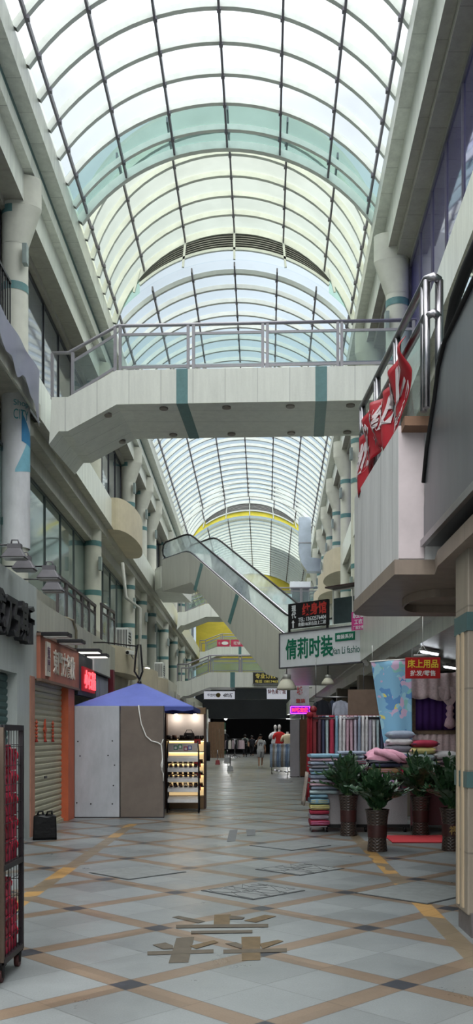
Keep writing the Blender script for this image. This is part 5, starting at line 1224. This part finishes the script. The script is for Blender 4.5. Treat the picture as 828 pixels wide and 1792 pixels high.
# boards, racks and dummies farther along on the right
t = board('partition_board', 'lavender-white upright partition board on the right beyond the bedding stall', 1.24, 1.60, 34.3, 2.15, mat('lavender_board', (190,184,192), .6, var=.06), DARK)
q = MB(); q.box(-.18,-.14,-.12,.12,0,.04); q.box(.10,.14,-.12,.12,0,.04); q.build('foot', DARK, t)
t = board('partition_board', 'brown upright partition board on the right beside the lavender one', 1.61, 2.08, 34.3, 2.17, mat('brown_board2', (124,88,68), .6, var=.10), DARK)
q = MB(); q.box(-.2,-.16,-.12,.12,0,.04); q.box(.16,.2,-.12,.12,0,.04); q.build('foot', DARK, t)
t = thing('clothes_rack', 'black castor rack of hanging jeans on the right before the lavender board', 'rack', (1.02, 37.2, 0))
q = MB(); q.tube([(-.45,0,1.22),(.45,0,1.22)], .018, 8); q.build('bar', DARK, t)
for x in (-.42, .42):
    q = MB(); q.tube([(x,0,.1),(x,0,1.22)], .016, 8); q.build('post', DARK, t)
    q = MB(); q.tube([(x,-.3,.08),(x,0,.12),(x,.3,.08)], .016, 8); q.build('foot', DARK, t)
    for y in (-.3, .3):
        q = MB(); q.tube([(x-.015,y,.04),(x+.015,y,.04)], .04, 10); q.build('caster', BLACK, t)
DEN = [mat('denim_%d' % k, c, .9, var=.25, scale=14) for k, c in enumerate(((150,168,192),(116,136,168),(186,192,200),(150,140,130)))]
for k in range(10):
    x = 1.02-.40+.088*k
    o = thing('jeans', '%s jeans on the castor rack, %s from the left' % (['light blue','mid blue','pale grey','beige'][(k*3) % 4], ['first','second','third','fourth','fifth','sixth','seventh','eighth','ninth','tenth'][k]), 'jeans', (x, 37.2, 1.20), R(60+10*math.sin(k*3)), 'jeans on the castor rack')
    for s in (-1, 1):
        q = MB(); q.tube([(s*.05,0,-.10),(s*.075,0,-.3),(s*.08,.01,-.6),(s*.085,0,-.92)], [.07,.065,.055,.06], 8); q.build('trouser_leg', DEN[(k*3) % 4], o)
    q = MB(); q.tube([(-.09,0,-.03),(.09,0,-.03)], .06, 8); q.box(-.12,.12,-.05,.05,-.12,.0); q.build('waist', DEN[(k*3) % 4], o)
def dummy(label, x, y, h0, top, mi, group=None, head=True, skirt=False, pants=None):
    """headed display torso on a pole stand"""
    t = thing('mannequin', label, 'mannequin', (x, y, 0), 0, group)
    q = MB(); q.lathe([(.16,0),(.16,.02),(.02,.04),(.018,h0)], 14); q.build('stand', STEEL, t)
    q = MB()
    def ring(z, a, b): return [(a*math.cos(2*math.pi*k/14), b*math.sin(2*math.pi*k/14), z) for k in range(14)]
    lv = [(h0,.15,.10),(h0+.12,.17,.11),(h0+.25,.14,.095),(h0+.42,.175,.115),(h0+.52,.19,.09),(h0+.57,.10,.06),(h0+.60,.05,.05),(h0+.68,.048,.048)]
    vs = [v for l in lv for v in ring(*l)]; n = 14
    q.add(vs, [(i*n+j, i*n+(j+1)%n, (i+1)*n+(j+1)%n, (i+1)*n+j) for i in range(len(lv)-1) for j in range(n)], 0, True); q.build('torso', mat('mannequin_white', (214,210,206), .4, var=.03), t)
    if head:
        q = MB(); q.ell((0,-.01,h0+.79), (.075,.09,.115)); q.tube([(0,-.09,h0+.78),(0,-.115,h0+.765)], [.014,.006], 6); q.build('head', mat('mannequin_white', (214,210,206), .4), t)
    lv2 = [(h0-.02,.17,.12),(h0+.12,.185,.125),(h0+.25,.155,.11),(h0+.42,.19,.13),(h0+.53,.20,.10),(h0+.585,.10,.07)]
    if skirt: lv2 = [(h0-.75,.28,.24),(h0-.4,.23,.19)]+lv2
    vs = [v for l in lv2 for v in ring(*l)]; q = MB(); q.add(vs, [(i*n+j, i*n+(j+1)%n, (i+1)*n+(j+1)%n, (i+1)*n+j) for i in range(len(lv2)-1) for j in range(n)], 0, True); q.build('garment', mi, t, solid=.004)
    for s in (-1, 1):
        q = MB(); q.tube([(s*.17,0,h0+.50),(s*.24,0,h0+.38),(s*.26,0,h0+.26)], [.06,.058,.055], 8); q.build('sleeve', mi, t)
    return t
TS_R = mat('tee_red', (188,40,40), .85, var=.08); TS_W = mat('tee_cream', (214,200,170), .85); TS_G = mat('dress_green', (120,146,120), .85); TS_B = mat('dress_black', (28,28,32), .85); TS_WH = mat('tee_white', (220,220,222), .85)
dummy('display mannequin in a red T-shirt behind the jeans rack, middle of three', X(489,40), 40.0, 1.15, 0, TS_R)
dummy('display mannequin in a white T-shirt behind the jeans rack, left of three', X(482,41), 41.2, 1.15, 0, TS_WH)
dummy('display mannequin in a cream top behind the jeans rack, right of three', X(503,39.5), 39.4, 1.05, 0, TS_W, None, False)
dummy('mannequin in a long green dress at far left of the street', X(383,74), 74.0, 1.25, 0, TS_G, None, True, True)
dummy('mannequin in a long black dress at far left beside the round rack', X(394,71), 71.0, 1.20, 0, TS_B, None, True, True)
t = thing('round_rack', 'round steel garment rack far down the street left of the walkers', 'rack', (X(411,67), 67.0, 0))
q = MB(); q.tube([(.55*math.cos(a*math.pi/12),.55*math.sin(a*math.pi/12),1.35) for a in range(25)], .02, 6); q.build('ring', STEEL, t)
q = MB(); q.tube([(0,0,0),(0,0,1.35)], .03, 8); q.bar((-.55,0,1.35),(.55,0,1.35),.03,.03); q.build('post', STEEL, t)
for a in range(4):
    q = MB(); q.tube([(0,0,.2),(.45*math.cos(a*math.pi/2+.5),.45*math.sin(a*math.pi/2+.5),.02)], .02, 6); q.build('leg', DARK, t)
for k in range(14):
    a = 2*math.pi*k/14; mi = (2, 2, 0, 4, 2, 0)[k % 6]
    garment('%s top on the round rack, position %d clockwise' % (['black','','rose-pink','','cream'][mi], k+1), X(411,67)+.55*math.cos(a), 67+.55*math.sin(a), 1.32, .62, .34, mi, 'tops on the round rack', a, False)
def signstand(label, px, py, w_, hb, hp, base, m_):
    Y = F*H/(py-HY); t = thing('sign_stand', label, 'sign stand', (X(px, Y), Y, 0), 0)
    q = MB(); q.add([(-w_/2,-w_/2,0),(w_/2,-w_/2,0),(w_/2,w_/2,0),(-w_/2,w_/2,0),(-w_*.38,-w_*.38,hb),(w_*.38,-w_*.38,hb),(w_*.38,w_*.38,hb),(-w_*.38,w_*.38,hb)], [(0,3,2,1),(4,5,6,7),(0,1,5,4),(1,2,6,5),(2,3,7,6),(3,0,4,7)]); q.build('base', base, t, bevel=.01)
    q = MB(); q.tube([(0,0,hb),(0,0,hp)], .022, 8); q.build('pole', m_, t)
CONC = mat('concrete_block', (150,152,152), .8, var=.1)
signstand('grey weighted pole stand on the floor, nearest of three in mid street', 403, 1349, .28, .22, .70, CONC, DARK)
signstand('grey weighted pole stand farther back on the street, middle of three', 398, 1334, .40, .30, .75, CONC, STEEL)
signstand('pole stand with dull red base at left, near the wooden hoarding', 381, 1338, .26, .24, .80, mat('dull_red_base', (150,70,72), .7), STEEL)
t = thing('hoarding', 'wooden plank hoarding at far left behind the shoe cabinet', 'hoarding', (-2.95, 66.0, 0)); q = MB()
for k in range(6): q.box(-.55+.19*k, -.37+.19*k, -.02, .02, 0, 2.6)
q.build('planks', mat('hoarding_wood', (120,92,70), .7, var=.15, scale=4), t); q = MB(); q.box(-.55,.6,.02,.08,.3,.4); q.box(-.55,.6,.02,.08,2.2,2.3); q.build('battens', mat('hoarding_batten', (96,74,58), .7), t)
t = thing('notice_stand', 'black draped stand with a white notice sheet beside the shoe cabinet', 'stand', (X(362,58), 58.0, 0))
q = MB(); q.grid(lambda u, v: (-.28+.5*u, -.22+.02*math.sin(u*22), .05+1.15*(1-v)), 14, 4); q.build('drape', TS_B, t, solid=.02); q = MB(); q.box(-.26,.20,-.18,.22,.0,1.18); q.build('stand', BLACK, t)
q = MB(); q.add([(-.22,-.2,1.2),(.10,-.2,1.2),(.02,-.12,2.05),(-.24,-.12,2.05)], [(0,1,2,3)]); q.build('notice', SGN, t, solid=.01)
q = MB(); q.box(X(376,82), X(395,82), 82, 82.1, 0, 2.8); struct(q.build('wall_green_shop', mat('green_wall', (40,92,66), .6, emit=None)))
# signs under and on the lower footbridge
def flatsign(name, label, px0, px1, py0, py1, Y, m_, items, group=None):
    x0, x1, z1, z0 = X(px0,Y), X(px1,Y), Z(py0,Y), Z(py1,Y); w_, h_ = x1-x0, z1-z0
    t = thing(name, label, 'sign', ((x0+x1)/2, Y, (z0+z1)/2), 0, group); q = MB(); q.box(-w_/2,w_/2,-.03,.03,-h_/2,h_/2); q.build('board', m_, t)
    q = MB()
    for z in (-h_/2, h_/2): q.box(-w_/2-.02,w_/2+.02,-.04,.03,z-.02,z+.02)
    q.build('edge', mat('sign_edge', (120,122,126), .5), t)
    for s, cx, cz, ww, hh, mm, bd in items: text(t, s, cx*w_, cz*h_, ww*w_, hh*h_, mm, -.03, .01, bd)
    return t
INK = mat('sign_ink', (60,56,52), .6); REDI = mat('sign_red_print', (176,66,70), .6); YELI = mat('sign_yellow_print', (232,214,110), .5)
t = flatsign('hanging_sign', 'white sign with dark lettering under the left half of the lower footbridge', 357, 411, 1209, 1224, 44.2, mat('lit_sign_white', (222,224,232), .4, var=.02, emit=(225,228,240), es=.32), [('华龙时装', -.22, .0, .34, .36, INK, .01), ('4时5折', .28, -.02, .32, .50, INK, .03)])
q = MB(); q.tube([(-.05,-.04,.0),(-.05,-.05,.0)], .11, 16); q.build('round_mark', mat('sign_ochre', (150,130,70), .6), t)
q = MB(); q.bar((-.7,0,.2),(-.7,0,.30),.03,.03); q.bar((.7,0,.2),(.7,0,.30),.03,.03); q.build('hanger', DARK, t)
t = flatsign('hanging_sign', 'plain dark grey panel under the middle of the lower footbridge', 412, 466, 1200, 1224, 44.2, mat('grey_panel', (104,110,116), .5, var=.05), [])
q = MB(); q.bar((-.7,0,.3),(-.7,0,.42),.03,.03); q.bar((.7,0,.3),(.7,0,.42),.03,.03); q.build('hanger', DARK, t)
t = flatsign('hanging_sign', 'white sign with red Chinese characters under the right half of the lower footbridge', 467, 502, 1197, 1224, 44.2, mat('lit_sign_white', (222,224,232), .4), [('特色美食城', 0, .0, .9, .34, REDI, .02), ('为民血', .05, .36, .6, .2, REDI, .02)])
q = MB(); q.bar((-.4,0,.35),(-.4,0,.46),.03,.03); q.bar((.4,0,.35),(.4,0,.46),.03,.03); q.build('hanger', DARK, t)
flatsign('bridge_sign', 'black sign with yellow characters and phone number on the lower footbridge front', 443, 500, 1177, 1197, 42.93, mat('sign_black2', (42,40,36), .5), [('专业订做', -.12, .2, .62, .45, YELI, .02), ('电话 15817463424', .0, -.27, .86, .28, YELI, .02)])
t = flatsign('vertical_sign', 'grey vertical sign with red characters hanging above the violet neon sign', 508, 541, 1196, 1235, 39.5, mat('sign_grey', (180,178,186), .6), [('城', .0, .18, .3, .36, REDI, .03), ('童装', .05, -.28, .5, .2, REDI, .02)])
q = MB(); q.bar((.38,.02,.3),(.64,.02,.3),.03,.03); q.bar((.38,.02,-.3),(.64,.02,-.3),.03,.03); q.build('bracket', DARK, t)
t = flatsign('neon_sign', 'small violet and red neon sign under the grey vertical sign on the right', 508, 543, 1236, 1249, 39.5, mat('neon_violet_board', (110,20,160), .5, emit=(150,30,255), es=.22), [('时装定做', 0, 0, .82, .62, mat('neon_red2', (255,70,90), .4, emit=(255,50,70), es=1.7), .03)])
q = MB(); q.bar((.38,.02,0),(.62,.02,0),.03,.03); q.build('bracket', DARK, t); q = MB(); nv = mat('neon_violet_tube', (200,90,255), .4, emit=(180,60,255), es=2.0)
for z in (-.15,.15): q.tube([(-.41,-.045,z),(.41,-.045,z)], .018, 6)
for x in (-.41,.41): q.tube([(x,-.045,-.15),(x,-.045,.15)], .018, 6)
q.build('neon_border', nv, t)
for k, (px, py, lab) in enumerate(((395,1257,'bright bulb hanging in the dark far hall, left'),(503,1255,'bright bulb hanging in the dark far hall, right, below the red-lettered sign'))):
    t = thing('bulb', lab, 'lamp', (X(px,76), 76.0, Z(py,76)), 0); q = MB(); q.ell((0,0,0), (.13,.13,.16)); q.build('globe', mat('bulb_lit', (255,255,245), .4, emit=(240,250,255), es=2.5), t); q = MB(); q.tube([(0,0,.14),(0,0,4.2-Z(py,76))], .015, 6); q.build('cable', BLACK, t); l_ = bpy.data.lights.new('bulb_light', 'POINT'); l_.energy = 170; l_.specular_factor = .1; l_.shadow_soft_size = .2; lo_ = bpy.data.objects.new('bulb_light', l_); C.objects.link(lo_); lo_.parent = t; lo_.location = (0, .3, -.3)
t = thing('roof_kiosk', 'small grey kiosk with dark window on the upper footbridge at right', 'kiosk', (2.35, 50.1, H+7.15)); q = MB(); q.box(-.5,.5,-.4,.4,0,1.0); q.build('body', mat('kiosk_grey', (120,118,122), .6), t); q = MB(); q.box(-.55,.55,-.48,.45,1.0,1.3); q.build('roof', SGN, t); q = MB(); q.box(-.42,.42,-.41,-.40,.1,.9); q.build('window', W_DARK, t)
flatsign('bridge_board', 'pale teal board with a brown character on the upper footbridge seen through the escalator glass', 477, 511, 1039, 1057, 49.03, mat('teal_board', (176,206,206), .6), [('钦', .1, 0, .3, .7, mat('brown_ink', (140,96,96), .6), .02)])
# silver duct
t = thing('air_duct', 'large silver air duct bending down beside the vault at right', 'duct', (X(534,50), 50.0, 0)); DUC = mat('duct_zinc', (168,178,190), .35, .6, var=.12, scale=2)
q = MB(); q.prism([(-.33,Z(905,50)),(.33,Z(905,50)),(.33,Z(975,50)),(1.3,Z(980,50)),(1.3,Z(1000,50)),(.1,Z(999,50)),(-.2,Z(985,50)),(-.33,Z(965,50))], lambda u, v, d: (u, d, v), 0, .7); q.build('casing', DUC, t)
q = MB(); q.box(-.35,.35,-.02,.72,Z(950,50)-.03,Z(950,50)+.03); q.build('flange', STEEL, t)
# outdoor air conditioners, camera, small lamps on the left ledges
def aircon(label, x, y, z, g='air conditioner units on the left ledges'):
    t = thing('air_conditioner', label, 'air conditioner', (x, y, z), R(90), g)
    q = MB(); q.box(-.40,.40,-.16,.16,.03,.60); q.build('casing', mat('aircon_white', (206,208,206), .5, var=.04), t, bevel=.012)
    q = MB(); q.tube([(-.12,-.155,.31),(-.12,-.17,.31)], .22, 20); q.build('fan_guard', mat('aircon_dark', (60,64,66), .5), t)
    q = MB()
    for k in range(6): q.box(-.38,.14,-.178,-.168,.10+.08*k,.118+.08*k)
    q.build('grille', mat('aircon_white', (206,208,206), .5), t); q = MB(); q.box(-.34,-.26,-.12,.12,0,.03); q.box(.26,.34,-.12,.12,0,.03); q.build('foot', DARK, t)
    q = MB(); 
    for k in range(7): q.box(-.41,-.402,-.13+.04*k,-.11+.04*k,.08,.55)
    q.build('side_grille', mat('aircon_dark', (60,64,66), .5), t)
aircon('white air conditioner unit on the nearest tan ledge above the blue canopy', -3.52, 24.2, 3.75); aircon('white air conditioner unit on the farthest tan ledge at left before the lower footbridge', -3.55, 33.4, 3.6)
balustrade('glass_balustrade', 'small whitish glass balustrade beside the nearest air conditioner on the left', [(-3.62,21.2,3.64),(-3.62,23.2,3.70)], .95, [2], mat('brown_frame', (78,72,72), .5), WG)
t = thing('security_camera', 'white security camera on the tan ledge above the blue canopy', 'camera', (-3.18, 23.1, 3.62), R(-20)); q = MB(); q.box(-.06,.06,-.20,.06,-.05,.06); q.build('housing', WHITE, t, bevel=.01); q = MB(); q.tube([(0,-.20,0),(0,-.21,0)], .045, 12); q.build('lens', BLACK, t); q = MB(); q.tube([(0,0,-.05),(0,.1,-.12),(-.1,.3,-.12)], .015, 6); q.build('bracket', STEEL, t)
for k, (px, py, Y, lab) in enumerate(((257,1171,28.5,'lit white lamp under the second tan ledge on the left'),(236,1172,24.5,'small lit lamp under the nearest tan ledge behind the black cable'))):
    t = thing('ledge_lamp', lab, 'lamp', (X(px,Y), Y, Z(py,Y)), 0, None); q = MB(); q.ell((0,0,0), (.10-.04*k,.10,.055)); q.build('globe', mat('ledge_lit', (255,252,235), .4, emit=(255,250,230), es=6), t); q = MB(); q.tube([(0,0,.04),(-.25,0,.12)], .012, 6); q.build('arm', DARK, t)
t = thing('wall_curtain', 'grey and white striped curtain hanging on the left shopfront beyond the neon sign', 'curtain', (-3.40, 19.3, 0), LW); q = MB(); q.grid(lambda u, v: (-.3+1.6*u, -.03+.03*math.sin(u*60), 2.25+.55*v), 50, 3); q.build('cloth', mat('curtain_grey', (140,142,152), .8, var=.3, scale=5, stretch=(4,4,.2)), t, solid=.006); q = MB(); q.tube([(-.35,0,2.80),(1.35,0,2.80)], .012, 6); q.build('rod', STEEL, t)
t = thing('blank_signboard', 'blank white signboard over the grey striped curtain on the left', 'sign', (-3.355, 19.4, 3.0), LW); q = MB(); q.box(-.8,1.2,-.04,.04,-.16,.30); q.build('board', mat('board_offwhite', (196,196,190), .5, var=.06), t); q = MB(); q.box(-.82,1.22,-.05,.05,-.18,-.15); q.build('lower_edge', DARK, t)
t = thing('maroon_post', 'maroon painted post beside the striped curtain on the left shopfront', 'post', (-3.36, 21.1, 0)); q = MB(); q.box(-.06,.06,-.12,.12,.02,3.05); q.build('shaft', mat('maroon_paint', (104,26,40), .5), t, bevel=.01); q = MB(); q.box(-.08,.08,-.14,.14,0,.02); q.build('base', DARK, t)
t = thing('drain_pipe', 'thin grey drain pipe running up the left building beside the ledges', 'pipe', (-3.36, 26.2, 0)); q = MB(); q.tube([(0,0,0),(0,0,5.2),(-.4,0,5.5),(-.5,0,6.5)], .05, 8); q.build('pipe', mat('pipe_grey', (150,150,144), .5), t); q = MB(); q.box(-.12,.04,-.07,.07,2.0,2.05); q.build('clamp', DARK, t)
t = thing('wall_cable', 'thin cable conduit running down the beige shopfront above the neon sign', 'conduit', (-3.39, 17.15, 0)); q = MB(); q.tube([(0,0,2.3),(0,0,3.5),(-.02,-.2,3.66),(-.1,-.6,3.67)], .025, 6); q.build('conduit', mat('conduit_beige', (130,124,104), .6), t); q = MB(); q.box(-.02,.03,-.04,.04,2.9,2.94); q.build('clip', DARK, t)
for k, (y, mi) in enumerate(((23.2,0),(24.0,4),(24.8,2),(27.6,1),(28.6,0),(29.5,4),(32,3),(33,2))):
    garment('%s garment hung on the left shopfronts, %s' % (['black','pale blue','rose','dark blue','white'][mi], 'shop %d beyond the canopy, item %d' % (1+(k > 2)+(k > 5), k+1)), -3.35, y, 2.45, .7, .42, mi, 'garments along the left shopfronts', R(90))
t = thing('clothes_rail', 'long steel rail carrying garments along the left shopfronts beyond the canopy', 'rail', (-3.35, 22.6, 2.5)); q = MB(); q.tube([(0,0,0),(0,11,0)], .015, 6); q.build('bar', STEEL, t); q = MB()
for y in (.1, 4, 7.6, 10.9): q.tube([(0,y,0),(-.28,y,.06)], .012, 6)
q.build('brackets', STEEL, t)

# ---------------------------------------------------------------- people
def skin_mesh(name, verts, edges, radii, m_, parent, sub=2, root=0):
    me = bpy.data.meshes.new(name); me.from_pydata(verts, edges, []); me.materials.append(m_)
    o = bpy.data.objects.new(name, me); C.objects.link(o); o.parent = parent
    sk = o.modifiers.new('skin', 'SKIN'); sk.use_smooth_shade = True
    lay = me.skin_vertices[0] if len(me.skin_vertices) else None
    if lay is None:
        b = bmesh.new(); b.from_mesh(me); b.verts.layers.skin.verify(); b.to_mesh(me); b.free(); lay = me.skin_vertices[0]
    for i, r in enumerate(radii):
        lay.data[i].radius = r if isinstance(r, tuple) else (r, r); lay.data[i].use_root = (i == root)
    s = o.modifiers.new('sub', 'SUBSURF'); s.levels = sub; s.render_levels = sub
    return o
SKIN = mat('skin_tone', (196,152,126), .55, var=.06); HAIR = mat('hair_black', (28,24,24), .5)
def person(label, x, y, rz, hgt, top, bottom, shoes, raise_right, stride, back=None, sleeves='short', legs='short', number=False):
    t = thing('person', label, 'person', (x, y, 0), rz); k = hgt/1.75; t.scale = (k, k, k)
    s = stride
    # joints: pelvis, waist, chest, neck base, neck top, head; front of the figure faces local -Y
    V = [(0,0,.95),(0,0,1.10),(0,.0,1.30),(0,.0,1.45),(0,-.01,1.52),(0,-.02,1.60),(0,-.02,1.70)]
    r = [(.125,.10),(.115,.085),(.145,.095),(.09,.07),(.052,.052),(.075,.088),(.058,.072)]
    E = [(0,1),(1,2),(2,3),(3,4),(4,5),(5,6)]
    def limb(start, pts, rad):
        p = start
        for q_, rr in zip(pts, rad): V.append(q_); r.append(rr); E.append((p, len(V)-1)); p = len(V)-1
        return p
    legsp = []
    for sd, ph in ((-1, 1), (1, -1)):
        f = s*ph
        pts = [(sd*.09,-.02*f,.90),(sd*.095,-.13*f-.03,.50),(sd*.095,-.20*f+(.10 if f < 0 else 0),.09+(.04 if f < 0 else 0))]
        foot = (sd*.10, pts[2][1]-.16, .035+(.02 if f < 0 else 0)); limb(0, pts+[(sd*.097, pts[2][1]-.04, .05)], [(.09,.095),(.058,.06),(.04,.042),(.04,.04)]); legsp.append((pts, foot))
    hands = []
    for sd, ph in ((-1, -1), (1, 1)):
        f = s*ph
        if sd == -1 and raise_right: pts = [(sd*.19,0,1.42),(sd*.27,-.10,1.22),(sd*.14,-.16,1.50)]; fd = Vector((.25,.1,1))
        else: pts = [(sd*.19,0,1.42),(sd*.235,-.02*f,1.15),(sd*.25,-.12*f-.05,.93)]; fd = Vector((0,-.15,-1))
        e = limb(2, pts, [(.058,.058),(.042,.042),(.03,.03)]); w_ = Vector(pts[2]); fd.normalize(); side = Vector((0,1,0)).cross(fd); side = side.normalized() if side.length > .1 else Vector((1,0,0)); across = Vector((0,1,0)) if abs(fd.y) < .8 else Vector((1,0,0))
        palm = limb(e, [tuple(w_+fd*.05), tuple(w_+fd*.085)], [(.036,.018),(.034,.016)])
        for j, ln in enumerate((.060,.075,.070,.055)):
            b0 = w_+fd*.095+across*(.022*(j-1.5)); limb(palm, [tuple(b0), tuple(b0+fd*ln*.6+side*.008), tuple(b0+fd*ln*.95+side*.028)], [.009,.0085,.007])
        b0 = w_+fd*.035+across*(-.038); limb(e+1, [tuple(b0), tuple(b0+fd*.045-across*.012+side*.012)], [.011,.008])
    skin_mesh('body', V, E, r, SKIN, t)
    q = MB(); q.ell((0,.012,1.70), (.088,.10,.085)); q.ell((0,.05,1.64), (.08,.06,.09)); q.build('hair', HAIR, t)
    q = MB(); q.tube([(0,-.10,1.655),(0,-.128,1.622),(0,-.108,1.612)], [.009,.014,.008], 6); q.build('nose', SKIN, t)
    for sd in (-1, 1):
        q = MB(); q.ell((sd*.033,-.101,1.655), (.014,.008,.007), 8, 6); q.build('eye', mat('eye_dark', (30,24,24), .3), t)
        q = MB(); q.ell((sd*.083,-.015,1.64), (.012,.022,.032), 8, 6); q.build('ear', SKIN, t)
    q = MB(); q.ell((0,-.104,1.580), (.024,.008,.007), 8, 6); q.build('mouth', mat('lip', (150,92,84), .5), t)
    # clothes
    def ring(z, a, b, yo=0): return [(a*math.cos(2*math.pi*j/20), yo+b*math.sin(2*math.pi*j/20), z) for j in range(20)]
    lv = [(.84,.19,.145),(.95,.185,.14),(1.10,.17,.128),(1.28,.195,.14),(1.38,.20,.13),(1.45,.15,.105),(1.495,.075,.07)]
    q = MB(); vs = [v for l in lv for v in ring(*l)]; q.add(vs, [(i*20+j, i*20+(j+1)%20, (i+1)*20+(j+1)%20, (i+1)*20+j) for i in range(len(lv)-1) for j in range(20)], 0, True)
    shirt = q.build('shirt', top, t, solid=.006)
    for sd in (-1, 1):
        if sd == -1 and raise_right: ps = [(sd*.15,0,1.41),(sd*.20,-.02,1.38),(sd*.25,-.07,1.28)]
        else: ps = [(sd*.15,0,1.41),(sd*.205,0,1.36),(sd*.235,0,1.22)]
        if sleeves == 'long' and not (sd == -1 and raise_right): ps += [(sd*.25,-.06,1.0)]
        q = MB(); q.tube(ps, [.075,.078,.072,.05][:len(ps)], 10, cap=False); q.build('sleeve', top, t, solid=.004)
    for (pts, foot), sd in zip(legsp, (-1, 1)):
        hip, kn, an = map(Vector, pts); ps = [Vector((sd*.085,0,.96)), hip, hip.lerp(kn, .9 if legs == 'short' else 1)]; rr = [.115,.115,.095]
        if legs == 'long': ps.append(an+Vector((0,0,.03))); rr = [.115,.11,.08,.065]
        q = MB(); q.tube(ps, rr, 12, cap=False); q.build('trouser_leg', bottom, t, solid=.004)
        q = MB(); q.ell((foot[0], an.y-.06, foot[2]+.005), (.048,.125,.042), 12, 8); q.box(foot[0]-.045,foot[0]+.045,an.y-.17,an.y+.05,foot[2]-.035,foot[2]-.015); q.build('shoe', shoes, t)
    q = MB(); q.lathe([(.17,.86),(.175,.95),(.165,1.0)], 20, cap=False); q.build('waistband', bottom, t)
    if number: text(t, '77', 0, 1.24, .20, .17, mat('jersey_ink', (70,70,84), .7), -.142, .004, .03, 'jersey_number')
    if raise_right: q = MB(); q.box(-.115,-.105,-.20,-.13,1.54,1.69); q.build('phone', BLACK, t)
    if back: q = MB(); q.ell((0,.19,1.25), (.15,.09,.22), 14, 10); q.build('backpack', back, t); 
    if back:
        for sd in (-1, 1):
            q = MB(); q.tube([(sd*.10,.13,1.40),(sd*.11,0,1.47),(sd*.11,-.14,1.34),(sd*.12,-.12,1.18),(sd*.13,.12,1.10)], .016, 6); q.build('strap', back, t)
    return t
person('person in white sports jersey and white shorts walking towards the viewer, hand at head', X(456,45.3), 45.3, R(4), 1.62, mat('jersey_white', (236,236,238), .8, var=.06), mat('shorts_white', (214,214,216), .8), WHITE, True, .9, None, 'short', 'short', True)
person('person in dark clothes with a black backpack walking away, left of the jersey walker', X(429,70), 70.0, R(180), 1.70, mat('tee_greygreen', (132,144,140), .8), mat('trousers_black', (26,26,30), .8), BLACK, False, .8, mat('backpack_black', (24,24,28), .7), 'short', 'long')
person('person in black clothes walking far away beside the backpack walker', X(441,73), 73.0, R(180), 1.62, mat('top_black', (40,40,48), .8), mat('trousers_black', (26,26,30), .8), BLACK, False, -.7, None, 'long', 'long')
